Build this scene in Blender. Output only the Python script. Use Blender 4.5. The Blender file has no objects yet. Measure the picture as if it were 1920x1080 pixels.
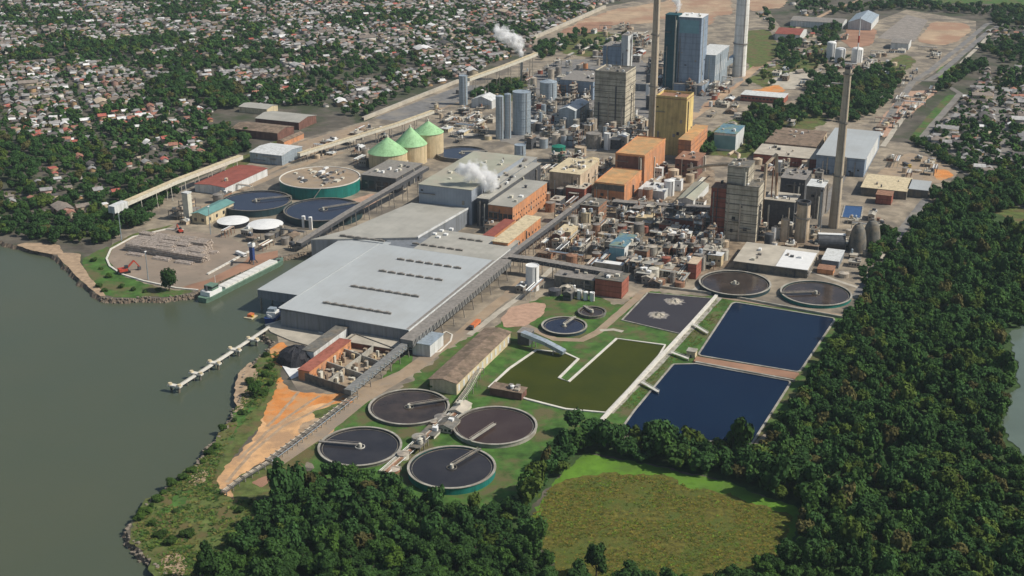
import bpy, math, random
import numpy as np
from mathutils import Vector, Matrix
from mathutils.geometry import tessellate_polygon
R = math.radians
S = bpy.context.scene
COL = S.collection
rnd = random.Random(7)
nrg = np.random.default_rng(7)

# ------------------------------------------------------------------ survey: from map readings of the aerial view to ground metres
H, FPX, TH = 360.0, 2400.0, R(20.8)
ct, st = math.cos(TH), math.sin(TH)
def G(x, y, z=0.0):
    a, b = (x - 960) / FPX, (y - 540) / FPX
    d = (a, ct - b * st, -st - b * ct)
    t = (z - H) / d[2]
    return Vector((d[0] * t, d[1] * t, z))
def G2(x, y, z=0.0):
    p = G(x, y, z); return Vector((p.x, p.y))
def proj(X, Y, Z=0.0):
    q = H - Z; d = Y * ct + q * st
    return 960 + FPX * X / d, 540 + FPX * (q * ct - Y * st) / d
def mpp(x, y, z=0.0):
    p = G(x, y, z); return (p.y * ct + (H - z) * st) / FPX
def zh(xb, yb, yt):
    Y = G(xb, yb).y; k = (yt - 540) / FPX
    return H - Y * (st + k * ct) / (ct - k * st)
UA = (G2(948, 470, 14) - G2(763, 618, 14)).normalized()      # long axis of the mill
VA = Vector((UA.y, -UA.x))                                   # across, towards the right

# ------------------------------------------------------------------ mesh builder
class MB:
    def __init__(s): s.v = []; s.f = []
    def add(s, vs, fs):
        n = len(s.v); s.v += [tuple(p) for p in vs]; s.f += [tuple(i + n for i in f) for f in fs]; return s
    def prism(s, poly, z0, z1, bottom=False, top=True):
        n = len(poly)
        area = sum(poly[i][0] * poly[(i + 1) % n][1] - poly[(i + 1) % n][0] * poly[i][1] for i in range(n))
        if area < 0: poly = list(reversed(list(poly)))
        vs = [(p[0], p[1], z0) for p in poly] + [(p[0], p[1], z1) for p in poly]
        fs = [(i, (i + 1) % n, n + (i + 1) % n, n + i) for i in range(n)]
        if top: fs.append(tuple(range(n, 2 * n)))
        if bottom: fs.append(tuple(reversed(range(n))))
        return s.add(vs, fs)
    def rect(s, c, ax, ay, a0, a1, b0, b1, z0, z1):
        c = Vector(c[:2])
        return s.prism([c + ax * a + ay * b for a, b in ((a0, b0), (a1, b0), (a1, b1), (a0, b1))], z0, z1, True)
    def cyl(s, x, y, r0, r1, z0, z1, n=24, top=True, bottom=False):
        vs = []
        for r, z in ((r0, z0), (r1, z1)):
            vs += [(x + r * math.cos(2 * math.pi * i / n), y + r * math.sin(2 * math.pi * i / n), z) for i in range(n)]
        fs = [(i, (i + 1) % n, n + (i + 1) % n, n + i) for i in range(n)]
        if top: fs.append(tuple(range(n, 2 * n)))
        if bottom: fs.append(tuple(reversed(range(n))))
        return s.add(vs, fs)
    def ring(s, x, y, ri, ro, z0, z1, n=40):
        vs = []
        for r, z in ((ro, z0), (ro, z1), (ri, z1), (ri, z0)):
            vs += [(x + r * math.cos(2 * math.pi * i / n), y + r * math.sin(2 * math.pi * i / n), z) for i in range(n)]
        fs = []
        for k in range(3):
            fs += [(k * n + i, k * n + (i + 1) % n, (k + 1) * n + (i + 1) % n, (k + 1) * n + i) for i in range(n)]
        return s.add(vs, fs)
    def beam(s, p, q, w, h=None):
        p, q = Vector(p), Vector(q); h = h or w
        d = (q - p); L = d.length
        if L < 1e-4: return s
        d /= L
        a = d.cross(Vector((0, 0, 1)))
        if a.length < 1e-3: a = Vector((UA.x, UA.y, 0))
        a.normalize(); b = a.cross(d)
        vs = [e + a * (i * w / 2) + b * (j * h / 2) for e in (p, q) for i, j in ((-1, -1), (1, -1), (1, 1), (-1, 1))]
        return s.add(vs, [(3, 2, 1, 0), (4, 5, 6, 7), (0, 1, 5, 4), (1, 2, 6, 5), (2, 3, 7, 6), (3, 0, 4, 7)])
    def tube(s, pts, r, n=8):
        for p, q in zip(pts, pts[1:]):
            p, q = Vector(p), Vector(q); d = q - p
            if d.length < 1e-4: continue
            d.normalize(); a = d.cross(Vector((0, 0, 1)))
            if a.length < 1e-3: a = Vector((1, 0, 0))
            a.normalize(); b = a.cross(d)
            vs = [e + (a * math.cos(2 * math.pi * i / n) + b * math.sin(2 * math.pi * i / n)) * r for e in (p, q) for i in range(n)]
            s.add(vs, [(i, n + i, n + (i + 1) % n, (i + 1) % n) for i in range(n)] + [tuple(range(n)), tuple(reversed(range(n, 2 * n)))])
        return s
    def sheet(s, poly, z):
        vs = [Vector((p[0], p[1], z)) for p in poly]
        fs = []
        for t in tessellate_polygon([vs]):
            a, b, c = [vs[i] for i in t]
            if (b - a).cross(c - a).z < 0: t = (t[0], t[2], t[1])
            fs.append(tuple(t))
        return s.add(vs, fs)
    def strip(s, pts, w, z):
        pts = [Vector(p[:2]) for p in pts]; vs = []
        for i, p in enumerate(pts):
            a = pts[max(0, i - 1)]; b = pts[min(len(pts) - 1, i + 1)]
            d = (b - a).normalized(); n = Vector((-d.y, d.x))
            ww = w[i] if isinstance(w, (list, tuple)) else w
            vs += [(*(p + n * ww / 2), z), (*(p - n * ww / 2), z)]
        return s.add(vs, [(2 * i, 2 * i + 1, 2 * i + 3, 2 * i + 2) for i in range(len(pts) - 1)])
    def kerb(s, pts, w, z0, z1, closed=False):
        pts = [Vector(p[:2]) for p in pts]; n = len(pts); vs = []
        for i, p in enumerate(pts):
            a = pts[(i - 1) % n] if closed else pts[max(0, i - 1)]
            b = pts[(i + 1) % n] if closed else pts[min(n - 1, i + 1)]
            d = (b - a).normalized(); m = Vector((-d.y, d.x)) * w / 2
            vs += [(*(p + m), z0), (*(p + m), z1), (*(p - m), z1), (*(p - m), z0)]
        fs = []
        for i in range(n if closed else n - 1):
            a, b = 4 * i, 4 * ((i + 1) % n)
            fs += [(a + k, a + k + 1, b + k + 1, b + k) for k in range(3)]
        return s.add(vs, fs)
    def gable(s, c, ax, ay, a, b, z0, z1, over=0.4, thick=0.25):
        """roof with its ridge along ax over a rectangle of a by b from corner c"""
        c = Vector(c[:2]); o = over
        P = lambda i, j, z: (*(c + ax * i + ay * j), z)
        zz = z0 - (z1 - z0) * o / (b / 2)
        vs = [P(-o, -o, zz), P(a + o, -o, zz), P(-o, b / 2, z1), P(a + o, b / 2, z1), P(-o, b + o, zz), P(a + o, b + o, zz)]
        vs += [(x, y, z + thick) for x, y, z in vs]
        return s.add(vs, [(6, 7, 9, 8), (8, 9, 11, 10), (0, 2, 3, 1), (2, 4, 5, 3), (0, 1, 7, 6), (4, 10, 11, 5), (0, 6, 8, 2), (2, 8, 10, 4), (1, 3, 9, 7), (3, 5, 11, 9)])
    def gable_ends(s, c, ax, ay, a, b, z0, z1):
        c = Vector(c[:2]); P = lambda i, j, z: (*(c + ax * i + ay * j), z)
        return s.add([P(0, 0, z0), P(0, b, z0), P(0, b / 2, z1), P(a, 0, z0), P(a, b, z0), P(a, b / 2, z1)], [(0, 2, 1), (3, 4, 5)])
    def mesh(s, name, base=(0, 0, 0)):
        m = bpy.data.meshes.new(name)
        bx, by, bz = base
        m.from_pydata([(x - bx, y - by, z - bz) for x, y, z in s.v], [], s.f)
        m.update(); return m

def setp(o, label=None, cat=None, group=None, kind=None):
    if label: o['label'] = label
    if cat: o['category'] = cat
    if group: o['group'] = group
    if kind: o['kind'] = kind
    return o
def thing(name, label, cat, loc, group=None, rz=0):
    o = bpy.data.objects.new(name, None); COL.objects.link(o)
    o.location = (loc[0], loc[1], loc[2] if len(loc) > 2 else 0); o.rotation_euler.z = rz
    o.empty_display_size = 2
    return setp(o, label, cat, group)
def wloc(o):
    p = Vector(o.location)
    if o.parent: p += wloc(o.parent)
    return p
def part(name, mb, m, root, smooth=False, label=None):
    me = mb.mesh(name, wloc(root)); me.materials.append(m)
    if smooth: me.shade_smooth()
    o = bpy.data.objects.new(name, me); COL.objects.link(o); o.parent = root
    if label: o['label'] = label
    return o
def single(name, mb, m, label, cat, group=None, smooth=False):
    xs = [v[0] for v in mb.v]; ys = [v[1] for v in mb.v]; zs = [v[2] for v in mb.v]
    base = ((min(xs) + max(xs)) / 2, (min(ys) + max(ys)) / 2, min(zs))
    me = mb.mesh(name, base); me.materials.append(m)
    if smooth: me.shade_smooth()
    o = bpy.data.objects.new(name, me); COL.objects.link(o); o.location = base
    return setp(o, label, cat, group)
def struct(name, mb, m):
    me = mb.mesh(name); me.materials.append(m)
    o = bpy.data.objects.new(name, me); COL.objects.link(o); o['kind'] = 'structure'; return o
def copy_tree(o, parent=None):
    c = o.copy(); COL.objects.link(c)
    if parent: c.parent = parent
    for ch in list(o.children): copy_tree(ch, c)
    return c

# ------------------------------------------------------------------ materials
def nodes(name):
    m = bpy.data.materials.new(name); m.use_nodes = True
    nt = m.node_tree; b = nt.nodes['Principled BSDF']
    return m, nt, b
def noise(nt, vec, scale, detail=4, rough=0.6):
    n = nt.nodes.new('ShaderNodeTexNoise'); n.inputs['Scale'].default_value = scale
    n.inputs['Detail'].default_value = detail; n.inputs['Roughness'].default_value = rough
    nt.links.new(vec, n.inputs['Vector']); return n.outputs['Fac']
def ramp(nt, fac, stops):
    r = nt.nodes.new('ShaderNodeValToRGB'); nt.links.new(fac, r.inputs['Fac'])
    e = r.color_ramp.elements
    while len(e) < len(stops): e.new(0.5)
    for i, (p, c) in enumerate(stops):
        e[i].position = p; e[i].color = (*c, 1)
    return r.outputs['Color']
def mixc(nt, a, b, fac=0.5, mode='MIX'):
    n = nt.nodes.new('ShaderNodeMix'); n.data_type = 'RGBA'; n.blend_type = mode
    for k, val in ((6, a), (7, b), (0, fac)):
        if isinstance(val, (int, float)): n.inputs[k].default_value = val
        elif isinstance(val, tuple): n.inputs[k].default_value = (*val, 1)
        else: nt.links.new(val, n.inputs[k])
    return n.outputs[2]
def pos(nt):
    return nt.nodes.new('ShaderNodeNewGeometry').outputs['Position']
def mat(name, c, rough=0.8, var=0.25, scale=0.25, metal=0.0, c2=None, s2=0.04, stripes=None, bump=0.0, spec=0.3, streak=0.0):
    m, nt, b = nodes(name); p = pos(nt)
    lo = tuple(x * (1 - var) for x in c); hi = tuple(min(1, x * (1 + var)) for x in c)
    col = ramp(nt, noise(nt, p, scale, 5), [(0.3, lo), (0.7, hi)])
    if c2: col = mixc(nt, col, c2, ramp(nt, noise(nt, p, s2, 5, .65), [(0.47, (0, 0, 0)), (0.6, (1, 1, 1))]))
    if streak:                                      # weathering runs down the wall
        mp = nt.nodes.new('ShaderNodeMapping'); mp.inputs['Scale'].default_value = (1, 1, .06); nt.links.new(p, mp.inputs['Vector'])
        col = mixc(nt, col, ramp(nt, noise(nt, mp.outputs[0], .35, 5, .7), [(.32, (1 - streak, 1 - streak, 1 - streak * 1.1)), (.55, (1.03, 1.03, 1.03))]), 1.0, 'MULTIPLY')
    if stripes:                                     # sheet joints: (period along, axis angle, depth)
        per, axis, dep = stripes
        d = nt.nodes.new('ShaderNodeVectorMath'); d.operation = 'DOT_PRODUCT'
        nt.links.new(p, d.inputs[0]); d.inputs[1].default_value = axis
        w = nt.nodes.new('ShaderNodeMath'); w.operation = 'MULTIPLY'; w.inputs[1].default_value = 1 / per
        nt.links.new(d.outputs['Value'], w.inputs[0])
        fr = nt.nodes.new('ShaderNodeMath'); fr.operation = 'FRACT'; nt.links.new(w.outputs[0], fr.inputs[0])
        st_ = ramp(nt, fr.outputs[0], [(0.0, (1 - dep,) * 3), (0.16, (1, 1, 1))])
        nt.nodes[-1].color_ramp.interpolation = 'CONSTANT'
        col = mixc(nt, col, st_, 1.0, 'MULTIPLY')
    nt.links.new(col, b.inputs['Base Color'])
    b.inputs['Roughness'].default_value = rough; b.inputs['Metallic'].default_value = metal
    b.inputs['Specular IOR Level'].default_value = spec
    if bump:
        bp = nt.nodes.new('ShaderNodeBump'); bp.inputs['Strength'].default_value = bump; bp.inputs['Distance'].default_value = 0.5
        nt.links.new(noise(nt, p, scale * 3, 6), bp.inputs['Height']); nt.links.new(bp.outputs[0], b.inputs['Normal'])
    return m
def water_mat(name, c, rough=0.08, bump=0.15, bs=0.3, c2=None, s2=0.02, spec=0.5):
    m, nt, b = nodes(name); p = pos(nt)
    col = ramp(nt, noise(nt, p, s2, 4), [(0.35, c), (0.7, c2 or tuple(x * 1.25 for x in c))])
    nt.links.new(col, b.inputs['Base Color']); b.inputs['Roughness'].default_value = rough
    b.inputs['IOR'].default_value = 1.33; b.inputs['Specular IOR Level'].default_value = spec
    bp = nt.nodes.new('ShaderNodeBump'); bp.inputs['Strength'].default_value = bump; bp.inputs['Distance'].default_value = 0.3
    nt.links.new(noise(nt, p, bs, 5), bp.inputs['Height']); nt.links.new(bp.outputs[0], b.inputs['Normal'])
    return m
def leaf_mat(name, c, attr=True, var=0.35):
    m, nt, b = nodes(name); p = pos(nt)
    if attr:
        a = nt.nodes.new('ShaderNodeAttribute'); a.attribute_name = 'tint'; base = a.outputs['Color']
    else:
        oi = nt.nodes.new('ShaderNodeObjectInfo')
        base = ramp(nt, oi.outputs['Random'], [(0, tuple(x * (1 - var) for x in c)), (0.6, c), (0.93, (c[0] * 1.3, c[1] * 1.25, c[2] * .95)), (1, (c[0] * 1.8, c[1] * 1.45, c[2] * .9))])
    n = ramp(nt, noise(nt, p, 0.5, 3), [(0.3, (.62, .62, .62)), (0.7, (1.3, 1.3, 1.2))])
    col = mixc(nt, base, n, 1.0, 'MULTIPLY')
    nt.links.new(col, b.inputs['Base Color']); b.inputs['Roughness'].default_value = 0.8
    b.inputs['Specular IOR Level'].default_value = 0.06
    return m
def tint_mat(name, rough=0.85):
    m, nt, b = nodes(name); p = pos(nt)
    a = nt.nodes.new('ShaderNodeAttribute'); a.attribute_name = 'tint'
    n = ramp(nt, noise(nt, p, 0.35, 5), [(0.3, (.7, .7, .7)), (0.7, (1.2, 1.2, 1.2))])
    nt.links.new(mixc(nt, a.outputs['Color'], n, 1.0, 'MULTIPLY'), b.inputs['Base Color'])
    b.inputs['Roughness'].default_value = rough; b.inputs['Specular IOR Level'].default_value = 0.2
    return m
u3, v3, z3 = (UA.x, UA.y, 0), (VA.x, VA.y, 0), (0, 0, 1)
M = dict(
    ground=mat('town_ground', (.105, .092, .072), .95, .4, .05, c2=(.05, .062, .03), s2=.018),
    yard=mat('mill_yard', (.28, .235, .175), .95, .38, .07, c2=(.15, .13, .105), s2=.03),
    grass=mat('lawn', (.055, .125, .022), .95, .45, .12, c2=(.115, .105, .045), s2=.045, bump=.4),
    rough_grass=mat('rough_grass', (.09, .118, .03), .95, .5, .15, c2=(.125, .10, .04), s2=.05, bump=.6),
    bright_grass=mat('bright_grass', (.10, .21, .02), .95, .35, .1, c2=(.08, .15, .02), s2=.05, bump=.4),
    brown_field=mat('dry_field', (.108, .100, .018), .95, .55, .35, c2=(.080, .105, .018), s2=.05, bump=1.0),
    sand=mat('pale_sand', (.58, .345, .17), .95, .22, .1, c2=(.40, .25, .14), s2=.06, bump=.4),
    orange_soil=mat('orange_soil', (.56, .22, .06), .95, .25, .12, c2=(.50, .27, .12), s2=.07, bump=.3),
    beach=mat('beach', (.36, .26, .17), .95, .3, .2, bump=.4),
    dirt_road=mat('dirt_road', (.33, .25, .17), .95, .25, .1, c2=(.26, .21, .16), s2=.05),
    asphalt=mat('asphalt', (.17, .165, .16), .9, .25, .1, c2=(.24, .22, .19), s2=.03),
    street=mat('street', (.20, .185, .165), .9, .25, .05),
    tan_earth=mat('tan_earth', (.40, .29, .19), .95, .25, .03, c2=(.33, .2, .13), s2=.012),
    red_earth=mat('red_earth', (.30, .17, .11), .95, .3, .03),
    pale_pave=mat('pale_paving', (.42, .38, .31), .9, .2, .1),
    pink_gravel=mat('pink_gravel', (.42, .27, .19), .95, .2, .25, bump=.3),
    log_pave=mat('log_yard_paving', (.27, .215, .165), .95, .22, .08, c2=(.22, .18, .14), s2=.04),
    concrete=mat('concrete', (.36, .34, .29), .9, .25, .3, c2=(.25, .23, .19), s2=.1),
    dark_concrete=mat('dark_concrete', (.15, .145, .13), .9, .35, .3, c2=(.2, .17, .13), s2=.15, streak=.32),
    white_concrete=mat('white_kerb', (.62, .59, .52), .9, .15, .3),
    bank=mat('rocky_bank', (.17, .13, .095), .95, .5, .5, bump=.8),
    lake=water_mat('lake_water', (.068, .086, .058), .22, .5, .25, (.082, .092, .058), .004, spec=.3),
    pond_blue=water_mat('pond_blue', (.0025, .010, .032), .07, .08, .5, (.004, .016, .042), .012, spec=.28),
    pond_green=water_mat('pond_algae', (.052, .060, .007), .45, .2, .4, (.034, .045, .007), .03, spec=.12),
    pond_dark=water_mat('aerated_liquor', (.042, .036, .040), .3, .3, .8, (.05, .044, .048), .03, spec=.3),
    sludge=water_mat('sludge', (.036, .028, .025), .08, .07, .6, (.070, .052, .043), .09, spec=.5),
    sludge_dark=water_mat('dark_sludge', (.026, .025, .029), .08, .07, .6, (.040, .037, .040), .07, spec=.5),
    sludge_red=water_mat('red_sludge', (.048, .030, .026), .08, .07, .6, (.062, .042, .036), .06, spec=.5),
    tank_blue=water_mat('tank_liquor', (.022, .028, .05), .16, .2, .6, (.03, .035, .06), .05, spec=.4),
    lagoon=water_mat('lagoon_water', (.10, .13, .105), .1, .15, .3),
    roof_new=mat('pale_metal_roof', (.405, .428, .43), .55, .05, .05, 0, stripes=(7.0, v3, .03), c2=(.375, .39, .385), s2=.02),
    roof_old=mat('weathered_metal_roof', (.375, .36, .315), .6, .10, .06, 0, stripes=(7.0, v3, .04), c2=(.315, .305, .265), s2=.035),
    wall_hall=mat('pale_blue_cladding', (.30, .335, .38), .6, .10, .1, stripes=(3.0, v3, .08)),
    hall_roof=mat('greenish_roof', (.34, .34, .265), .7, .15, .06, 0, c2=(.36, .33, .26), s2=.04),
    wall_blue=mat('blue_grey_cladding', (.205, .225, .25), .6, .08, .1, stripes=(2.4, u3, .10), streak=.32),
    wall_front=mat('grey_cladding', (.19, .205, .225), .6, .10, .1, stripes=(3.0, v3, .12), streak=.32),
    wall_white=mat('white_cladding', (.60, .61, .60), .7, .1, .15, stripes=(3.0, u3, .1), streak=.32),
    wall_cream=mat('cream_render', (.62, .52, .34), .85, .12, .2, c2=(.5, .42, .28), s2=.2, streak=.32),
    tower_cream=mat('cream_tower', (.52, .47, .37), .85, .10, .2, stripes=(4.6, z3, .4), c2=(.36, .32, .25), s2=.06, streak=.32),
    tower_cream_dull=mat('dull_tower', (.30, .28, .23), .85, .12, .2, stripes=(7.0, z3, .4)),
    yellow=mat('yellow_cladding', (.70, .54, .22), .8, .15, .1, stripes=(4, u3, .12), c2=(.54, .41, .18), s2=.05, streak=.32),
    orange=mat('orange_render', (.56, .25, .115), .85, .2, .15, c2=(.46, .24, .14), s2=.07, streak=.32),
    orange_roof=mat('orange_roof', (.50, .28, .12), .8, .25, .12, c2=(.38, .26, .13), s2=.08),
    brick=mat('red_brick_wall', (.32, .11, .075), .9, .2, .2, stripes=(4.5, z3, .35), streak=.32),
    brick_dark=mat('brown_brick_wall', (.17, .085, .065), .9, .25, .2, streak=.32),
    red_roof=mat('red_roof', (.25, .075, .055), .85, .2, .15, stripes=(3, u3, .15)),
    tile_brown=mat('mossy_roof', (.22, .16, .115), .95, .35, .3, c2=(.13, .10, .07), s2=.12),
    teal=mat('teal_cladding', (.012, .075, .095), .6, .15, .1, stripes=(6, z3, .2), streak=.32),
    teal_light=mat('pale_teal_cladding', (.18, .35, .40), .6, .15, .1),
    teal_roof=mat('teal_roof', (.13, .27, .25), .6, .15, .2, stripes=(2, u3, .15)),
    blue_roof=mat('blue_roof', (.10, .20, .26), .6, .3, .3, c2=(.2, .25, .18), s2=.1),
    boiler_blue=mat('boiler_cladding', (.235, .295, .375), .6, .1, .1, stripes=(8, z3, .15), streak=.32),
    silo_grey=mat('silo_steel', (.36, .42, .47), .5, .10, .2, .3, stripes=(3.2, z3, .14), streak=.32),
    silo_green=mat('green_cone_roof', (.30, .52, .27), .7, .10, .2, streak=.32),
    silo_wall=mat('sandy_silo_wall', (.55, .44, .27), .85, .12, .2, streak=.32),
    turq=mat('turquoise_wall', (.012, .17, .145), .6, .15, .2, streak=.32),
    tank_teal=mat('dark_teal_tank', (.022, .05, .058), .6, .2, .2, streak=.32),
    green_tank=mat('green_tank', (.015, .17, .11), .5, .15, .2),
    beige=mat('beige_concrete', (.54, .43, .31), .9, .15, .15, c2=(.42, .33, .23), s2=.08, streak=.32),
    stack_conc=mat('stack_concrete', (.52, .44, .33), .9, .10, .12, stripes=(12, z3, .08), c2=(.45, .36, .26), s2=.03, streak=.32),
    stack_white=mat('pale_stack', (.74, .73, .69), .85, .08, .12, stripes=(14, z3, .12), streak=.32),
    white=mat('white_paint', (.72, .72, .70), .6, .08, .3),
    cream_steel=mat('cream_steel', (.56, .53, .44), .75, .18, .3),
    steel=mat('grey_steel', (.27, .245, .215), .6, .3, .4, .2),
    dark_steel=mat('dark_steel', (.085, .088, .095), .6, .3, .4, .2),
    rust=mat('rusty_steel', (.27, .145, .09), .8, .35, .4),
    pipe=mat('lagged_pipe', (.47, .41, .33), .5, .25, .3, .2),
    gallery=mat('grey_gallery', (.20, .20, .19), .8, .25, .3, stripes=(2.5, u3, .35)),
    window=mat('window_glass', (.03, .035, .04), .15, .2, .3, spec=.5),
    coal=mat('dark_tarpaulin', (.022, .022, .027), .6, .5, .5, bump=1.0),
    bark=mat('bark', (.10, .075, .05), .95, .3, 1.0),
    log=mat('logs', (.56, .48, .41), .95, .3, .9, c2=(.38, .31, .25), s2=.4, bump=.8),
    red_paint=mat('red_paint', (.42, .06, .035), .5, .2, .5),
    orange_paint=mat('orange_paint', (.55, .16, .06), .5, .2, .5),
    yellow_paint=mat('yellow_paint', (.6, .4, .05), .5, .15, .5),
    blue_paint=mat('blue_paint', (.03, .06, .18), .5, .15, .5),
    hull=mat('green_hull', (.13, .21, .155), .5, .25, .3),
    hatch=mat('hatch_cover', (.66, .65, .60), .6, .10, .3, stripes=(7, (UA.x, UA.y, 0), .2)),
    tyre=mat('rubber', (.02, .02, .02), .9, .2, 1),
    foam=mat('foam', (.24, .22, .20), .8, .5, .5, bump=.6),
    blue_tarp=mat('blue_membrane', (.035, .085, .20), .5, .15, .2),
    bush=leaf_mat('bush_leaves', (.045, .085, .02), False),
    leaf=leaf_mat('leaves', (.036, .078, .022), False),
    core_yard=mat('brown_core_yard', (.21, .16, .11), .95, .45, .12, c2=(.30, .235, .165), s2=.06),  # brown ground, darker than the open yard, with tan patches
    forest_floor=mat('forest_floor', (.04, .075, .02), .95, .4, .2),
    lot_rows=mat('parking_rows', (.27, .24, .21), .9, .25, .1, stripes=(9, (UA.x, UA.y, 0), .45)),
    leaf_t=leaf_mat('leaf_mass', (0, 0, 0), True),
    house_t=tint_mat('house_mass'),
)
# ================================================================== setting
def gp(pts, z=0.0): return [G2(x, y, z) for x, y in pts]
def rough_line(pts, step=6.0, amp=2.0, seed=1):
    """a natural edge: corners rounded off, then broken up at ever smaller scales"""
    r = random.Random(seed); closed = (pts[0] - pts[-1]).length < .01
    if closed or amp >= 1:
        for _ in range(1):
            q = [pts[0]] if not closed else []
            for a, b in zip(pts, pts[1:]): q += [a * .88 + b * .12, a * .12 + b * .88]
            q.append(pts[-1] if not closed else q[0]); pts = q
    k = min(.27, amp * .15)
    for _ in range(6):
        q = [pts[0]]
        for a, b in zip(pts, pts[1:]):
            L = (b - a).length
            if L > step * .45:
                d = (b - a) / L; q.append((a + b) / 2 + Vector((-d.y, d.x)) * r.uniform(-1, 1) * min(L * k, amp * 1.6))
            q.append(b)
        pts = q
    return pts
WZ = -3.0
shore_px = [(-900, 392), (-300, 428), (0, 450), (45, 462), (102, 476), (145, 520), (186, 556), (215, 561), (258, 558), (300, 560), (340, 555), (372, 547),
            (448, 514), (520, 484), (556, 476), (596, 470), (640, 478), (560, 545), (512, 606), (497, 622), (513, 643), (500, 662), (478, 676), (458, 700), (448, 735), (440, 768),
            (428, 792), (404, 826), (372, 868), (330, 898), (292, 932), (262, 962), (243, 985), (240, 1008), (262, 1035), (292, 1058), (318, 1085), (370, 1180), (420, 1320)]
shore = rough_line(gp(shore_px), 6, 1.3, 3)
FAR = 14000
land = shore + [Vector((-40, -300)), Vector((-40, -1500)), Vector((FAR, -1500)), Vector((FAR, FAR)), Vector((-FAR, FAR)), Vector((-FAR, shore[0].y + 300))]
g = MB().sheet(land, 0)
skirt = []
for i, p in enumerate(shore):                                # sloping bank down into the water
    a = shore[max(0, i - 1)]; b = shore[min(len(shore) - 1, i + 1)]
    d = (b - a).normalized(); n = Vector((d.y, -d.x))
    q = p + n * rnd.uniform(2.2, 4.5)
    skirt.append(q)
struct('ground', g, M['ground'])
bk = MB()
bk.add([(p.x, p.y, 0) for p in shore] + [(p.x, p.y, WZ - 1.2) for p in skirt],
       [(i, i + 1, len(shore) + i + 1, len(shore) + i) for i in range(len(shore) - 1)])
struct('bank', bk, M['bank'])
struct('water', MB().sheet([Vector((-FAR, -1500)), Vector((700, -1500)), Vector((700, 1500)), Vector((-FAR, 9000))], WZ), M['lake'])

M['stone'] = mat('bank_stone', (.21, .175, .135), .95, .35, .5)
rk = MB(); rr_ = random.Random(77)
for i in range(len(shore) - 1):                              # loose stones along the bank
    p = shore[i]; y = p.y
    if not (-320 < p.x < 40 and y < 1300): continue
    for _ in range(2):
        f = rr_.uniform(-.2, 1.1); c = p + (skirt[i] - p) * f; sz = rr_.uniform(.4, 1.5); z = -max(0, f) * 4.0
        vs = [(c.x + sz * math.cos(a) * rr_.uniform(.6, 1.1), c.y + sz * math.sin(a) * rr_.uniform(.6, 1.1), z + h) for h in (-.5, sz * .5) for a in (0, 1.26, 2.5, 3.77, 5.0)]
        rk.add(vs + [(c.x, c.y, z + sz * rr_.uniform(.5, .9))], [(k, (k + 1) % 5, 5 + (k + 1) % 5, 5 + k) for k in range(5)] + [(5 + k, 5 + (k + 1) % 5, 10) for k in range(5)])
o_ = struct('rubble', rk, M['stone']); o_['kind'] = 'stuff'; o_['label'] = 'loose pale stones along the river bank'; o_['category'] = 'stones'
LV = [0.0]
def sheet(name, pts, m, amp=0.0, seed=1, step=8):
    LV[0] += 0.004
    p = gp(pts)
    if amp: p = rough_line(p + [p[0]], step, amp, seed)[:-1]
    return struct(name, MB().sheet(p, 0.04 + LV[0]), M[m])
def road(name, pts, w, m, seed=0):
    LV[0] += 0.004
    return struct(name, MB().strip(rough_line(gp(pts), 25, .3, seed), w, 0.04 + LV[0]), M[m])

sheet('mill_yard', [(215, 402), (450, 300), (560, 262), (690, 226), (760, 190), (862, 152), (1000, 108), (996, 76), (1130, 14), (1240, -8), (1420, -8), (1470, 60), (1560, 70), (1700, 18), (1830, 40), (1830, 80),
                    (1690, 180), (1640, 262), (1700, 268), (1800, 320), (1755, 372), (1700, 430), (1610, 560), (1575, 610), (1430, 850), (1190, 800), (1060, 780), (1000, 860), (930, 915),
                    (760, 930), (600, 880), (530, 872), (645, 762), (560, 735), (532, 690), (516, 612), (560, 548), (642, 480), (598, 468), (556, 474), (520, 482), (372, 546), (290, 548), (205, 520)], 'yard')
# grass
for _P in ([(1585, 625), (1660, 505), (1735, 410), (1850, 372), (2300, 360), (2500, 1200), (1480, 1200), (1480, 1000), (1500, 940), (1425, 880), (1500, 745)], [(1075, 820), (1260, 840), (1430, 872), (1600, 900), (1600, 1000), (1490, 950), (1330, 893), (1230, 872), (1098, 848), (1060, 882), (1010, 935), (975, 985), (1020, 1040), (1040, 1110), (1500, 1110), (1500, 1300), (300, 1300), (362, 1110), (440, 1025), (505, 965), (545, 918), (610, 898), (765, 935), (850, 960), (945, 962), (1010, 900)]): sheet('forest_floor', _P, 'forest_floor', 1, 3)
sheet('lawn', [(1000, 560), (1090, 545), (1160, 575), (1205, 545), (1345, 556), (1440, 570), (1618, 606), (1425, 845), (1185, 806), (1100, 818), (1050, 850), (1010, 905), (945, 965), (850, 962), (765, 940), (700, 908), (610, 900), (560, 852), (690, 752), (760, 725), (830, 660), (930, 610)], 'grass', 2, 5)
sheet('lawn', [(770, 724), (805, 722), (930, 626), (905, 622)], 'grass', .5, 2)
sheet('lawn', [(700, 725), (770, 690), (770, 660), (730, 690)], 'grass', .8, 2)
sheet('rough_grass', [(500, 790), (535, 735), (525, 690), (500, 700), (430, 830), (400, 900), (425, 935), (520, 930), (560, 890), (640, 770), (600, 800), (520, 860), (450, 890), (420, 900), (440, 850)], 'rough_grass', 1, 5)
sheet('rough_grass', [(378, 865), (440, 770), (470, 705), (482, 672), (510, 650), (522, 690), (520, 720), (500, 745), (455, 800), (425, 850), (405, 905), (430, 930), (520, 940), (520, 960), (440, 1010), (370, 1080), (330, 1120), (262, 1030), (243, 1000), (260, 965), (330, 900)], 'rough_grass', 2, 5)
sheet('grass', [(400, 870), (445, 775), (480, 690), (520, 650), (524, 690), (515, 722), (485, 760), (440, 815), (415, 850), (395, 905), (330, 955), (290, 965)], 'grass', 2, 8)
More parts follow.
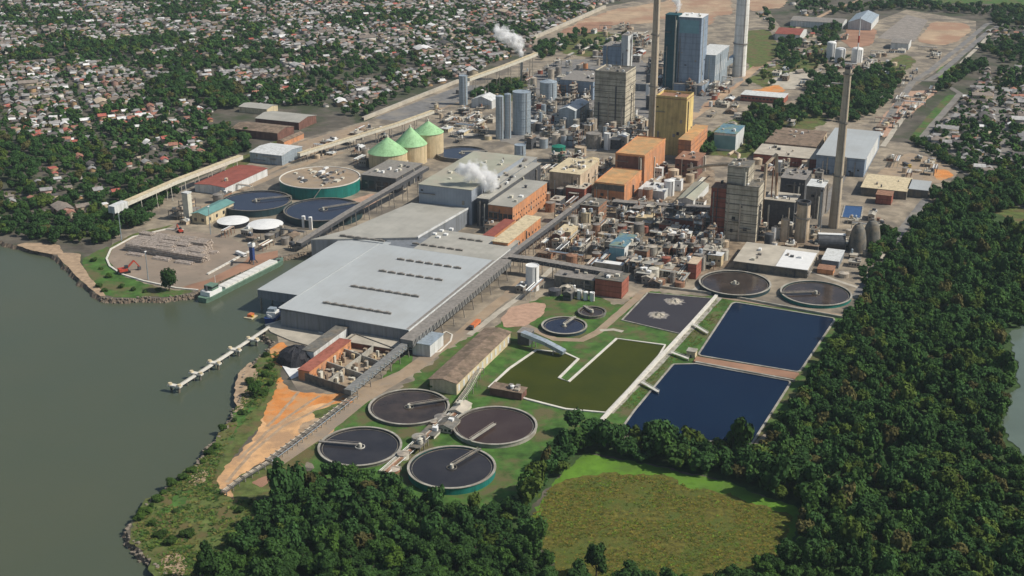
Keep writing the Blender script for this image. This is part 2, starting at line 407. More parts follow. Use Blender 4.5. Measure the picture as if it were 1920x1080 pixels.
sheet('grass', [(700, 480), (152, 488), (182, 470), (205, 462), (212, 505), (262, 530), (330, 545), (366, 545), (330, 556), (215, 558), (186, 552)][1:], 'grass', 1, 3)
sheet('grass', [(205, 462), (250, 438), (330, 420), (300, 432), (240, 450), (203, 478)], 'rough_grass', .5, 3)
sheet('rough_grass', [(1405, 118), (1440, 100), (1462, 105), (1455, 122), (1400, 140)], 'bright_grass', 1, 3)
sheet('field', [(1098, 848), (1160, 862), (1230, 874), (1330, 896), (1420, 928), (1505, 955), (1490, 1012), (1440, 1072), (1405, 1100), (1230, 1110), (1060, 1105), (1030, 1030), (995, 975), (1020, 930), (1060, 880)], 'bright_grass', 1.5, 4)
sheet('field', [(1062, 898), (1140, 884), (1240, 890), (1330, 918), (1400, 940), (1490, 966), (1475, 1012), (1428, 1075), (1400, 1105), (1240, 1112), (1062, 1106), (1022, 1030), (990, 980), (1020, 930)], 'brown_field', 3.0, 9, 6)
sheet('field', [(1850, 392), (1905, 382), (2000, 380), (2050, 430), (1930, 428)], 'rough_grass', 1, 3)
sheet('field', [(1640, -2), (1760, -14), (1980, -20), (1990, 12), (1800, 6), (1700, 4)], 'grass', 2, 3)
# sand and soil beside the river
sheet('sand', [(534, 728), (600, 742), (645, 748), (650, 765), (632, 800), (585, 832), (520, 858), (480, 872), (448, 892), (432, 918), (440, 938), (420, 928), (409, 908), (414, 888), (452, 850), (486, 805), (512, 755)], 'sand', 1.2, 3)
sheet('soil', [(526, 704), (545, 735), (600, 738), (648, 736), (690, 728), (700, 742), (655, 758), (600, 756), (560, 775), (530, 790), (500, 800), (495, 775), (512, 740)], 'orange_soil', 1.2, 4)
for _k, _p in enumerate(([(640, 745), (590, 770), (530, 800), (470, 850), (425, 905)], [(600, 742), (550, 775), (500, 810), (450, 860)], [(560, 735), (530, 770), (500, 800)])): road('track', _p, 2.2, 'beach', _k)
sheet('soil', [(560, 800), (600, 775), (640, 765), (630, 800), (580, 825)], 'beach', 1.5, 4)
sheet('soil', [(585, 772), (640, 754), (648, 764), (612, 786), (590, 784)], 'rough_grass', .8, 4)
sheet('soil', [(505, 655), (530, 640), (545, 660), (530, 690), (510, 680)], 'orange_soil', .8, 6)
sheet('soil', [(470, 905), (500, 892), (512, 900), (490, 915)], 'red_earth', .5, 6)
sheet('sand', [(440, 740), (447, 700), (470, 678), (482, 690), (478, 725), (460, 760), (440, 775)], 'beach', 1, 6)
sheet('sand', [(352, 905), (368, 880), (392, 885), (385, 903), (365, 912)], 'beach', .6, 6)
sheet('sand', [(300, 1050), (330, 1035), (352, 1055), (345, 1095), (318, 1090)], 'beach', 1, 6)
sheet('beach', [(30, 460), (48, 455), (110, 458), (120, 474), (104, 478), (60, 470)], 'beach', .6, 6)
sheet('path', [(105, 477), (122, 474), (152, 476), (150, 492), (168, 520), (200, 556), (186, 555), (145, 520)], 'beach', .3, 6)
# roads in the mill
road('road', [(520, 868), (600, 815), (680, 750), (775, 693), (880, 612), (945, 560), (1000, 508), (1060, 455), (1150, 385)], 9, 'dirt_road')
road('road', [(650, 748), (760, 700), (800, 672)], 11, 'dirt_road')
road('road', [(880, 628), (990, 545), (1040, 500)], 5, 'pale_pave')
road('path', [(960, 600), (1010, 622), (1040, 636), (1090, 638), (1122, 622), (1165, 585), (1205, 548), (1240, 535)], 6.5, 'dirt_road')
road('path', [(1125, 620), (1150, 618), (1168, 622)], 4, 'pale_pave')
road('path', [(1340, 556), (1450, 573), (1580, 592)], 4.5, 'dirt_road')
road('path', [(1300, 545), (1340, 520), (1420, 498), (1520, 510), (1610, 540)], 4, 'pale_pave')
road('path', [(1145, 775), (1240, 680), (1300, 615), (1352, 556)], 3.5, 'concrete')
road('road', [(1605, 560), (1660, 480), (1700, 420), (1740, 370), (1650, 330)], 8, 'asphalt')
road('road', [(1050, 430), (1120, 375), (1210, 300), (1310, 205), (1400, 140), (1500, 85)], 10, 'dirt_road')
road('road', [(1290, 225), (1340, 190), (1420, 125), (1470, 90)], 13, 'tan_earth')
road('road', [(490, 330), (560, 296), (660, 262), (760, 232), (860, 190)], 8, 'dirt_road')
road('road', [(330, 420), (420, 370), (540, 318), (640, 285)], 10, 'dirt_road')
sheet('apron', [(700, 222), (866, 160), (900, 160), (880, 185), (745, 228)], 'asphalt', 0)
sheet('apron', [(560, 268), (690, 228), (700, 240), (600, 278), (545, 290)], 'dirt_road', 0)
sheet('apron', [(985, 150), (1050, 112), (1220, 112), (1222, 250), (1130, 285), (1000, 275), (930, 265), (985, 240)], 'asphalt', 1.5, 3)
sheet('apron', [(1235, 110), (1330, 150), (1400, 145), (1330, 185), (1310, 215), (1240, 180)], 'asphalt', 1.5, 3)
sheet('rough_grass', [(1060, 72), (1120, 58), (1190, 66), (1180, 96), (1110, 108), (1050, 100)], 'rough_grass', 2, 3)
sheet('rough_grass', [(1395, 150), (1460, 118), (1540, 80), (1580, 90), (1520, 140), (1450, 172)], 'rough_grass', 2, 7)
sheet('lot', [(1440, 150), (1500, 128), (1540, 135), (1500, 165), (1440, 172)], 'pale_pave', 2, 7)
sheet('lot', [(1400, 172), (1460, 158), (1475, 172), (1420, 180)], 'orange_soil', 1, 7)
sheet('rough_grass', [(1640, 120), (1700, 100), (1720, 120), (1660, 150)], 'rough_grass', 2, 7)
sheet('lawn', [(1330, 250), (1400, 205), (1500, 200), (1560, 225), (1480, 268), (1390, 300), (1320, 290)], 'rough_grass', 2, 7)
sheet('lawn', [(900, 165), (990, 140), (985, 185), (930, 195)], 'rough_grass', 2, 7)
sheet('lawn', [(545, 275), (480, 300), (420, 330), (380, 345), (440, 300), (520, 262)], 'rough_grass', 1, 7)
sheet('core_yard', [(1000, 480), (1040, 430), (1110, 375), (1200, 385), (1340, 400), (1440, 430), (1600, 460), (1560, 490), (1380, 470), (1375, 490), (1290, 530), (1190, 530), (1180, 500), (1080, 500)], 'core_yard', 1.5, 4)
sheet('core_yard', [(1195, 375), (1180, 345), (1230, 310), (1330, 310), (1345, 345), (1335, 390)], 'core_yard', 1.5, 4)
sheet('gravel_pad', [(938, 598), (958, 576), (1000, 567), (1024, 570), (1018, 592), (985, 612), (945, 615)], 'pink_gravel', .4)
sheet('dust', [(352, 505), (372, 492), (392, 488), (385, 505), (360, 514)], 'sand', .6)
sheet('dust', [(1030, 480), (1060, 452), (1100, 455), (1085, 490), (1050, 500)], 'dirt_road', 1)
sheet('dust', [(1190, 480), (1230, 462), (1260, 470), (1240, 492)], 'pale_pave', 1)
sheet('town_quarter', [(1735, 262), (1808, 180), (1990, 150), (2000, 325), (1850, 326)], 'street', 1)
sheet('dust', [(640, 380), (700, 362), (712, 378), (660, 400)], 'pink_gravel', .5)
sheet('dust', [(830, 225), (900, 205), (920, 250), (850, 262)], 'pale_pave', 1)
sheet('quay', [(372, 545), (448, 513), (521, 482), (521, 470), (470, 480), (385, 525), (340, 540)], 'red_earth', 0)
sheet('log_yard', [(202, 488), (212, 466), (250, 445), (310, 432), (420, 440), (475, 470), (460, 490), (390, 525), (330, 541), (270, 528), (228, 515)], 'log_pave', 0)
# earthworks and lots far up the slope
sheet('earthworks', [(1135, 22), (1230, 4), (1236, 42), (1140, 48), (1060, 66), (1050, 58)], 'tan_earth', 2, 3)
sheet('earthworks', [(1050, 60), (1090, 42), (1150, 40), (1140, 58), (1070, 66)], 'red_earth', 2, 3)
sheet('earthworks', [(1240, 0), (1370, -2), (1375, 28), (1340, 30), (1320, 60), (1240, 40)], 'tan_earth', 2, 4)
sheet('earthworks', [(1405, 0), (1480, 0), (1470, 14), (1405, 22)], 'tan_earth', 2, 4)
sheet('lot', [(1718, 78), (1748, 40), (1812, 44), (1822, 58), (1795, 78), (1765, 86)], 'tan_earth', 1, 3)
sheet('lot', [(1575, 75), (1590, 52), (1645, 55), (1635, 85), (1600, 92)], 'red_earth', 1, 3)
sheet('lot', [(1645, 72), (1700, 28), (1740, 38), (1715, 78)], 'lot_rows', 0, 3)
sheet('lot', [(1640, 245), (1690, 172), (1760, 168), (1742, 185), (1660, 260)], 'pink_gravel', 1, 3)
sheet('lot', [(1640, 330), (1700, 285), (1760, 300), (1800, 325), (1760, 345), (1680, 340)], 'dirt_road', 1, 3)
sheet('lot', [(1740, 318), (1775, 318), (1790, 330), (1760, 340)], 'orange_soil', 1, 3)
sheet('lawn', [(1702, 262), (1776, 178), (1795, 178), (1722, 264)], 'grass', .4, 2)
sheet('lawn', [(1755, 145), (1765, 125), (1805, 122), (1790, 150)], 'bright_grass', 1, 2)
sheet('lawn', [(1380, 60), (1440, 55), (1470, 100), (1420, 128), (1385, 110)], 'rough_grass', 1, 2)
road('highway', [(2000, 10), (1905, 24), (1850, 46), (1800, 88), (1745, 132), (1712, 152), (1640, 260), (1580, 330), (1540, 400)], 9, 'asphalt')
road('highway', [(1990, 20), (1900, 34), (1855, 58), (1808, 98), (1760, 140), (1738, 152)], 9, 'asphalt')
road('highway', [(1690, 152), (1760, 152), (1800, 176), (1720, 268), (1850, 348), (1990, 430)], 8, 'street')
road('highway', [(1860, 60), (1840, 82), (1790, 130), (1740, 176), (1690, 225), (1655, 275)], 6, 'pale_pave')
road('road', [(1480, 60), (1560, 20), (1640, -10)], 8, 'tan_earth')
# lagoon at the edge of the wood
sheet('lagoon', [(1893, 625), (1915, 610), (2000, 600), (2010, 860), (1915, 858), (1885, 818), (1887, 770), (1908, 725), (1905, 670)], 'lagoon', 1.5)

# ------------------------------------------------------------------ ponds
def pond(water_name, pts, m, wz, label, rim_m='concrete', rim_w=1.6, rim_h=0.7, open_edges=(), amp=0):
    p = gp(pts)
    if amp: p = rough_line(p + [p[0]], 9, amp, 5)[:-1]
    struct(water_name, MB().sheet(p, wz), M[m])
    if label:
        single('pond_wall', MB().kerb(p, rim_w, -.2, rim_h, True), M[rim_m], label, 'pond wall')
def rounded(pts, k=0.12, n=4):
    out = []; N = len(pts)
    for i in range(N):
        a, b, c = Vector(pts[i - 1]), Vector(pts[i]), Vector(pts[(i + 1) % N])
        p, q = b + (a - b) * k, b + (c - b) * k
        for j in range(n + 1):
            t = j / n; out.append(tuple(p * (1 - t) ** 2 + b * 2 * t * (1 - t) + q * t * t))
    return out
pond('pond_water', rounded([(1374, 567), (1567, 598), (1499, 699), (1308, 667)], .05), 'pond_blue', .34, 'pale concrete wall round the upper of the two dark blue ponds', 'concrete', 1.3)
pond('pond_water', rounded([(1262, 684), (1305, 683), (1484, 716), (1408, 836), (1160, 812), (1190, 770)], .05), 'pond_blue', .34, 'pale concrete wall round the lower of the two dark blue ponds', 'concrete', 1.3)
pond('pond_water', [(1214, 550), (1337, 561), (1276, 627), (1166, 601)], 'pond_dark', .34, 'low wall round the brown pond with two foaming aerators', 'concrete', 1.4)
pond('pond_water', [(917, 727), (955, 692), (1006, 657), (1060, 663), (1084, 674), (1048, 710), (1066, 717), (1156, 636), (1247, 648), (1236, 668), (1180, 730), (1137, 775), (1060, 768), (990, 750)], 'pond_green', .30, 'broken white wall round the olive green algae pond', 'white_concrete', 1.8, .8)
single('causeway', MB().prism(gp([(1306, 671), (1498, 702), (1488, 713), (1300, 680)]), 0, 1.2), M['red_earth'], 'brown earth causeway between the two dark blue ponds', 'causeway')
single('parapet', MB().kerb(gp([(1304, 681), (1490, 716)]), 1.5, 0, 1.5), M['concrete'], 'pale parapet along the near edge of the brown causeway', 'wall')
single('dyke_wall', MB().kerb(gp([(1128, 790), (1236, 674), (1298, 607), (1346, 553)]), 2.4, 0, 1.6), M['white_concrete'], 'long white concrete wall on the dyke beside the blue ponds', 'wall')
single('boundary_wall', MB().kerb(gp([(1240, 540), (1346, 553), (1460, 575), (1580, 597)]), 1.2, 0, 1.8), M['concrete'], 'low concrete wall behind the brown aerated pond and blue pond', 'wall')
for (x, y, x2, y2, lab) in ((1300, 608, 1326, 624, 'white footbridge reaching into the upper blue pond'), (1258, 660, 1290, 672, 'white footbridge at the corner between both blue ponds'), (1203, 716, 1234, 734, 'white footbridge reaching into the lower blue pond')):
    t = thing('footbridge', lab, 'footbridge', G(x, y), 'footbridges over the pond edge')
    a, b = G(x, y, 1.8), G(x2, y2, 1.8)
    part('deck', MB().beam(a, b, 2.2, .4), M['white_concrete'], t)
    d = (b - a).normalized(); n = Vector((-d.y, d.x, 0))
    for s in (-1, 1): part('railing', MB().beam(a + n * s + Vector((0, 0, 1)), b + n * s + Vector((0, 0, 1)), .12).beam(b + n * s, b + n * s + Vector((0, 0, 1)), .12).beam(a + n * s, a + n * s + Vector((0, 0, 1)), .12), M['white'], t)
    part('pier', MB().beam((b.x, b.y, -.5), (b.x, b.y, 1.6), .9), M['concrete'], t)
t = thing('pump_house', 'small cream pump house at the end of the brown causeway', 'pump house', G(1297, 668))
c = G2(1297, 668)
part('wall', MB().rect(c, UA, VA, -3, 3, -3, 3, 0, 4.5), M['wall_cream'], t); part('roof', MB().rect(c, UA, VA, -3.4, 3.4, -3.4, 3.4, 4.5, 5), M['concrete'], t)
part('door', MB().rect(c, UA, VA, -3.08, -2.95, -.6, .6, 0, 2.3), M['dark_steel'], t)
for x, y, lab in ((1265, 566, 'foaming aerator farther out in the brown pond'), (1235, 592, 'foaming aerator nearer the path in the brown pond')):
    p = G2(x, y); t = thing('aerator', lab, 'aerator', (p.x, p.y, .35), 'aerators in the brown pond')
    fo = MB(); r = random.Random(x)
    n = 40; pts = [p + Vector((math.cos(i / n * 6.283), math.sin(i / n * 6.283))) * r.uniform(5.5, 9) for i in range(n)]
    part('foam', fo.prism(pts, .34, .42), M['foam'], t)
    sp = MB(); vs = [(p.x, p.y, 2.4)]; n = 36
    for k, (q, z) in enumerate(((2, 1.7), (3.5, .95), (5.5, .5))): vs += [(p.x + math.cos(i / n * 6.283) * q * r.uniform(.7, 1.25), p.y + math.sin(i / n * 6.283) * q * r.uniform(.7, 1.25), max(.36, z * r.uniform(.3, 1.3))) for i in range(n)]
    sp.add(vs, [(0, 1 + i, 1 + (i + 1) % n) for i in range(n)] + [(1 + k * n + i, 1 + (k + 1) * n + i, 1 + (k + 1) * n + (i + 1) % n, 1 + k * n + (i + 1) % n) for k in range(2) for i in range(n)])
    part('spray', sp, M['pale_pave'], t); part('float', MB().cyl(p.x, p.y, 1.6, 1.2, .3, 1.6, 12), M['cream_steel'], t)
# ================================================================== buildings and plant
def boxmesh(name, sx, sy, sz):
    mb = MB().rect((0, 0), UA, VA, -sx / 2, sx / 2, -sy / 2, sy / 2, -sz / 2, sz / 2)
    return mb.mesh(name)
def repeat_parts(name, me, m, root, places, label=None):
    if not len(me.materials): me.materials.append(m)
    L = wloc(root)
    for p in places:
        o = bpy.data.objects.new(name, me); COL.objects.link(o); o.parent = root
        o.location = Vector(p) - L
        if label: o['label'] = label
def foot(A, B, C, h):
    a, b, c = G2(*A, h), G2(*B, h), G2(*C, h)
    la = (c - b).dot(UA); lb = -(a - b).dot(VA)
    la = max(la, 2); lb = max(lb, 2)
    return b - VA * lb, la, lb                                # near left corner, length along the mill, width across
def bldg(name, label, cat, A, B, C, h, wall, roof, kind='flat', z0=0.0, win=None, units=0, group=None, rise=None, over=.5, parapet=0.0, seed=0, doors=0, bands=None, fp=None):
    o, la, lb = fp or foot(A, B, C, h)
    cen = o + UA * la / 2 + VA * lb / 2
    t = thing(name, label, cat, (cen.x, cen.y, z0), group)
    ws = MB().rect(o, UA, VA, 0, la, 0, lb, z0, h)
    if kind == 'gable':
        rise = rise or lb * .18
        ws.gable_ends(o, UA, VA, la, lb, h, h + rise)
        part('roof', MB().gable(o, UA, VA, la, lb, h, h + rise, over), M[roof], t)
    elif kind == 'cross':                                     # ridge across the mill axis
        rise = rise or la * .18
        ws.gable_ends(o, VA, UA, lb, la, h, h + rise)
        part('roof', MB().gable(o, VA, UA, lb, la, h, h + rise, over), M[roof], t)
    else:
        part('roof', MB().rect(o, UA, VA, -over, la + over, -over, lb + over, h + .003, h + .45), M[roof], t)
    part('wall', ws, M[wall], t)
    if parapet:
        k = [o + UA * i + VA * j for i, j in ((.3, .3), (la - .3, .3), (la - .3, lb - .3), (.3, lb - .3))]
        part('parapet', MB().kerb(k, .5, h + .45, h + .45 + parapet, True), M[wall], t)
    r = random.Random(seed + int(la * 10))
    for i in range(units):
        a, b = r.uniform(.1, .85) * la, r.uniform(.12, .82) * lb
        sx, sy, sz = r.uniform(1.5, 4), r.uniform(1.5, 3.5), r.uniform(1, 2.6)
        mm = r.choice(['steel', 'white', 'cream_steel', 'dark_steel', 'pipe'])
        zt = h + .46
        if kind == 'gable': zt = h + rise * (1 - abs(b + sy / 2 - lb / 2) / (lb / 2)) - .2
        if kind == 'cross': zt = h + rise * (1 - abs(a + sx / 2 - la / 2) / (la / 2)) - .2
        if r.random() < .6: part('roof_unit', MB().rect(o, UA, VA, a, a + sx, b, b + sy, zt, zt + sz), M[mm], t)
        else:
            p = o + UA * a + VA * b; part('roof_vent', MB().cyl(p.x, p.y, sx * .3, sx * .3, zt, zt + sz, 10).cyl(p.x, p.y, sx * .45, sx * .1, zt + sz, zt + sz + .6, 10), M[mm], t)
    for w in (win or []):
        face, rows, cols, ww, wh, zs, dz = w[:7]; wm = w[7] if len(w) > 7 else 'window'
        span = lb if face == 'front' else la
        me = boxmesh('window', .16 if face == 'front' else ww, ww if face == 'front' else .16, wh)
        pl = []
        for i in range(rows):
            for j in range(cols):
                f = (j + .5) / cols * span
                q = o + VA * f if face == 'front' else o + VA * lb + UA * f
                pl.append((q.x, q.y, zs + i * dz))
        repeat_parts('window', me, M[wm], t, pl)
    for i in range(doors):
        f = (i + .5) / doors * lb
        part('door', MB().rect(o, UA, VA, -.1, .05, f - 2, f + 2, z0, z0 + 4.5), M['dark_steel'], t)
    FPS[t.name] = (o, la, lb, z0, h, t)
    if bands:                                                 # ledges at each floor
        n, bm = bands
        part('floor_band', sum_bands(o, la, lb, z0, h, n), M[bm], t)
    return t
FPS = {}
def facade(t, n, seed, mats=('steel', 'pipe', 'dark_steel', 'cream_steel')):
    o, la, lb, z0, h, t = FPS[t.name]; r = random.Random(seed)
    for i in range(n):
        fr = r.random() < .62; span = lb if fr else la; f = r.uniform(.06, .94) * span; k = r.random(); m = M[r.choice(mats)]
        P = lambda f, d: (o + VA * f - UA * d) if fr else (o + UA * f + VA * (lb + d))
        if k < .45:
            rad = r.uniform(.3, .9); q = P(f, rad + .15); z1 = h * r.uniform(.35, 1.02)
            part('riser_pipe', MB().tube([(*q, 0), (*q, z1), (*P(f, -.2), z1 + .01)], rad, 8), m, t)
        elif k < .75:
            w, hh, z = r.uniform(1.2, 3.5), r.uniform(1.2, 4), r.uniform(.1, .85) * h; a, b = P(f - w / 2, .12), P(f + w / 2, .12)
            part('louvre', MB().beam((*a, z), (*b, z), .35, hh), M['window' if k < .65 else 'steel'], t)
        else:
            w, z = r.uniform(3, span * .5), r.uniform(.15, .8) * h; a, b = P(max(0, f - w / 2), .8), P(min(span, f + w / 2), .8)
            part('platform', MB().beam((*a, z), (*b, z), 1.5, .25).beam((*P(max(0, f - w / 2), 1.45), z + 1), (*P(min(span, f + w / 2), 1.45), z + 1), .12), M['steel'], t)
def sum_bands(o, la, lb, z0, h, n):
    mb = MB()
    for i in range(1, n):
        z = z0 + (h - z0) * i / n
        mb.rect(o, UA, VA, -.35, la + .35, -.35, lb + .35, z - .3, z + .3)
    return mb
def tank(name, label, cat, x, yb, w, yt, m, roof='flat', rm=None, group=None, n=24, ring=0, ladder=True, rise=None, h=None):
    r = w / 2 * mpp(x, yb); h = h or zh(x, yb, yt); p = G2(x, yb)
    t = thing(name, label, cat, (p.x, p.y, 0), group); rm = rm or m
    part('shell', MB().cyl(p.x, p.y, r, r, 0, h, n, roof == 'flat'), M[m], t)
    if roof == 'cone': part('roof', MB().cyl(p.x, p.y, r * 1.03, .15 * r if rise else .1 * r, h, h + (rise or r * .3), n, True, True), M[rm], t)
    elif roof == 'dome':
        d = MB()
        for i in range(5):
            a0, a1 = i / 5 * 1.5, (i + 1) / 5 * 1.5
            d.cyl(p.x, p.y, r * math.cos(a0), r * math.cos(a1), h + r * .35 * math.sin(a0), h + r * .35 * math.sin(a1), n, i == 4)
        part('roof', d, M[rm], t)
    else: part('rim', MB().ring(p.x, p.y, r - .3, r + .15, h, h + .5, n), M[rm], t)
    if ladder and h > 6:
        a = R(-60); q = Vector((p.x + math.cos(a) * (r + .3), p.y + math.sin(a) * (r + .3)))
        part('ladder', MB().beam((q.x, q.y, 0), (q.x, q.y, h), .5, .3), M['steel'], t)
    for i in range(ring):
        z = h * (i + 1) / (ring + 1)
        part('stiffener', MB().ring(p.x, p.y, r - .1, r + .3, z - .2, z + .2, n), M[m], t)
    return t
def stack(label, xb, yb, wb, wt, h, m, bands=(), group='tall chimneys of the mill'):
    p = G2(xb, yb); r0 = wb / 2 * mpp(xb, yb); r1 = wt
    t = thing('chimney', label, 'chimney', (p.x, p.y, 0), group)
    part('shaft', MB().cyl(p.x, p.y, r0, r1, 0, h, 40, False), M[m], t, True)
    part('rim', MB().ring(p.x, p.y, r1 - .6, r1 + .35, h - 2, h + .4), M['dark_steel'], t)
    for f in bands:
        r = r0 + (r1 - r0) * f
        part('platform', MB().ring(p.x, p.y, r - .1, r + 1.3, h * f, h * f + .35).ring(p.x, p.y, r + 1.2, r + 1.3, h * f + .35, h * f + 1.4), M['steel'], t)
    a = R(-75); part('ladder', MB().beam((p.x + math.cos(a) * (r0 + .4), p.y + math.sin(a) * (r0 + .4), 0), (p.x + math.cos(a) * (r1 + .4), p.y + math.sin(a) * (r1 + .4), h), .8, .5), M['steel'], t)
    return t
def gallery(name, label, cat, pts, w, hh, m, leg=14, rm=None, group=None, truss=None, legm='steel'):
    """covered conveyor or gallery on trestles; pts = (x, y, floor height)"""
    P = [G(x, y, z) for x, y, z in pts]
    t = thing(name, label, cat, (P[0].x, P[0].y, 0), group)
    b = MB(); ro = MB()
    for p, q in zip(P, P[1:]):
        b.beam(p + Vector((0, 0, hh / 2)), q + Vector((0, 0, hh / 2)), w, hh)
        ro.beam(p + Vector((0, 0, hh + .12)), q + Vector((0, 0, hh + .12)), w + .5, .2)
    part('casing', b, M[m], t)
    if rm: part('roof', ro, M[rm], t)
    k = 0
    for p, q in zip(P, P[1:]):
        L = (q - p).length; n = max(1, int(L / leg)); d = (q - p).normalized(); s = Vector((-d.y, d.x, 0)).normalized() * w * .42
        for i in range(n):
            c = p + (q - p) * ((i + .5) / n)
            if c.z < 2 or k > 60: continue
            k += 1
            lg = MB()
            lg.beam((c.x + s.x * 1.3, c.y + s.y * 1.3, 0), c + s, .5).beam((c.x - s.x * 1.3, c.y - s.y * 1.3, 0), c - s, .5)
            lg.beam((c.x + s.x * 1.2, c.y + s.y * 1.2, c.z * .35), (c.x - s.x * 1.1, c.y - s.y * 1.1, c.z * .7), .25)
            part('leg', lg, M[legm], t)
        if truss:
            tr = MB(); n2 = max(2, int(L / 5)); s2 = Vector((-d.y, d.x, 0)).normalized() * (w / 2 + .15)
            for sg in (-1, 1):
                for i in range(n2):
                    a = p + (q - p) * (i / n2) + s2 * sg; c = p + (q - p) * ((i + 1) / n2) + s2 * sg
                    tr.beam(a, c + Vector((0, 0, hh)), .35).beam(a, a + Vector((0, 0, hh)), .35)
            part('truss', tr, M[truss], t)
    return t
def pipe_rack(label, pts, w=5, z=6, n=5, group='pipe racks of the mill', mats=('pipe', 'cream_steel', 'steel', 'rust', 'dark_steel'), levels=1, frame='steel', step=9):
    P = [G(x, y) for x, y in pts]
    t = thing('pipe_rack', label, 'pipe rack', P[0], group)
    r = random.Random(int(P[0].x * 7))
    for p, q in zip(P, P[1:]):
        d = (q - p).normalized(); s = Vector((-d.y, d.x, 0)) * w / 2; m = max(1, int((q - p).length / step))
        for i in range(m + 1):
            c = p + (q - p) * (i / m); fr = MB()
            for sg in (-1, 1): fr.beam(c + s * sg, c + s * sg + Vector((0, 0, z + (levels - 1) * 2.6)), .4)
            for l in range(levels): fr.beam(c - s * 1.15 + Vector((0, 0, z + l * 2.6 - .3)), c + s * 1.15 + Vector((0, 0, z + l * 2.6 - .3)), .35)
            if step < 6: fr.beam(c - s * 1.1 + Vector((0, 0, z + 1.1)), c + s * 1.1 + Vector((0, 0, z + 1.1)), .4)
            part('trestle', fr, M[frame], t)
    for l in range(levels):
        for i in range(n):
            f = (i + .5) / n * 2 - 1; rad = r.choice([.2, .25, .35, .5]); out = []
            for k, p in enumerate(P):
                a = P[max(0, k - 1)]; b = P[min(len(P) - 1, k + 1)]; d = (b - a).normalized()
                out.append(p + Vector((-d.y, d.x, 0)) * f * w / 2 + Vector((0, 0, z + rad + l * 2.6)))
            part('pipe', MB().tube(out, rad, 6), M[r.choice(mats)], t)
    return t
def clarifier(label, x, y, w, wall, liquid, wz=2.2, bridge=None, well=True, wallm='concrete', group='round clarifiers of the mill', rim='concrete', wellm='concrete', launder=True, name='clarifier'):
    z = wz; p = G2(x, y, z); r = w / 2 * mpp(x, y, z)
    t = thing(name, label, 'clarifier', (p.x, p.y, 0), group)
    part('wall', MB().ring(p.x, p.y, r - .5, r, -.3, z, 72), M[wallm], t)
    part('rim', MB().ring(p.x, p.y, r - .9, r + .5, z, z + .35, 72), M[rim], t)
    part('liquid', MB().sheet([Vector((p.x + (r - .6) * math.cos(i / 64 * 6.2832), p.y + (r - .6) * math.sin(i / 64 * 6.2832))) for i in range(64)], z - .7), M[liquid], t)
    if launder: part('launder', MB().ring(p.x, p.y, r - 2.4, r - 2.0, z - 1.2, z - .45, 64), M['dark_concrete'], t)
    if well:
        part('centre_well', MB().ring(p.x, p.y, r * .12 - .3, r * .12, z - 1, z - .1, 32), M[wellm], t)
        part('drive', MB().cyl(p.x, p.y, 1.2, 1.0, z - 1, z + 1.6, 12), M['cream_steel'], t)
    if bridge is not None:
        a = R(bridge); d = Vector((math.cos(a), math.sin(a), 0)); c = Vector((p.x, p.y, z + .9)); n = Vector((-d.y, d.x, 0))
        b = part('bridge', MB().beam(c, c + d * (r + .8), 2.0, .4), M['steel' if wellm == 'white_concrete' else wellm], t)
        part('railing', MB().beam(c + n + Vector((0, 0, 1)), c + n + d * r + Vector((0, 0, 1)), .14).beam(c - n + Vector((0, 0, 1)), c - n + d * r + Vector((0, 0, 1)), .14), M['pipe'], b)
    return t

# ---- great warehouse with the stepped metal roof
HW = 14.0
o2, la2, lb2 = foot((538, 572), (765, 619), (950, 466), HW)
t = thing('warehouse', 'huge pale grey metal roofed warehouse with rows of roof vents reaching over the water', 'warehouse', (*(o2 + UA * la2 / 2 + VA * lb2 / 2), 0))
WH = t
dn = (G2(735, 463, HW) - o2).dot(UA)                          # where the newer light sheets end
part('wall', MB().rect(o2, UA, VA, 0, la2, 0, lb2, -1, HW), M['wall_front'], t)
def sloped(o, u0, u1, v0, v1, z0, z1):                        # slightly pitched metal sheet, ridge on the low side
    c = [o + UA * a + VA * b for a, b in ((u0, v0), (u1, v0), (u1, v1), (u0, v1))]
    z = (z0, z0, z1, z1)
    return MB().add([(p.x, p.y, h) for p, h in zip(c, z)] + [(p.x, p.y, h + .5) for p, h in zip(c, z)],
                    [(7, 6, 5, 4), (0, 1, 5, 4), (1, 2, 6, 5), (2, 3, 7, 6), (3, 0, 4, 7)])
part('roof', sloped(o2, -.8, dn, -.5, lb2 + .8, HW + .9, HW), M['roof_new'], t)
part('old_roof', sloped(o2, dn, la2 + 22, lb2 * .30, lb2 + .8, HW + .7, HW), M['roof_old'], t, label='tan weathered rear part of the roof')
part('ridge_trim', MB().beam((*(o2 - VA * .5 - UA * .8), HW + 1.5), (*(o2 - VA * .5 + UA * dn), HW + 1.5), 1.0, .5), M['roof_new'], t)
part('eaves', MB().beam((*(o2 + VA * (lb2 + 1) - UA), HW - .3), (*(o2 + VA * (lb2 + 1) + UA * la2), HW - .3), .5, .8), M['wall_white'], t)
part('wall', MB().rect(o2, UA, VA, la2 + .01, la2 + 21, lb2 * .32, lb2 - .5, 0, HW - .05), M['wall_blue'], t)
# left bay over the slip
oL, laL, lbL = foot((493, 538), (570, 557), (720, 462), 14.0)
part('roof', sloped(oL, -.5, laL + 8, -.5, lbL + 4, 14.0, 14.7), M['roof_new'], t)
part('fascia', MB().rect(oL, UA, VA, -.3, .1, -.3, lbL + 4, 7.5, 13.99).rect(oL, UA, VA, .11, laL, -.3, .1, 8.5, 13.95), M['wall_front'], t)
for i in range(9):
    q = oL + UA * (2 + i * (laL - 6) / 8) + VA * .6
    part('column', MB().rect(q, UA, VA, -.5, .5, -.5, .5, -4, 13.9), M['concrete'], t)
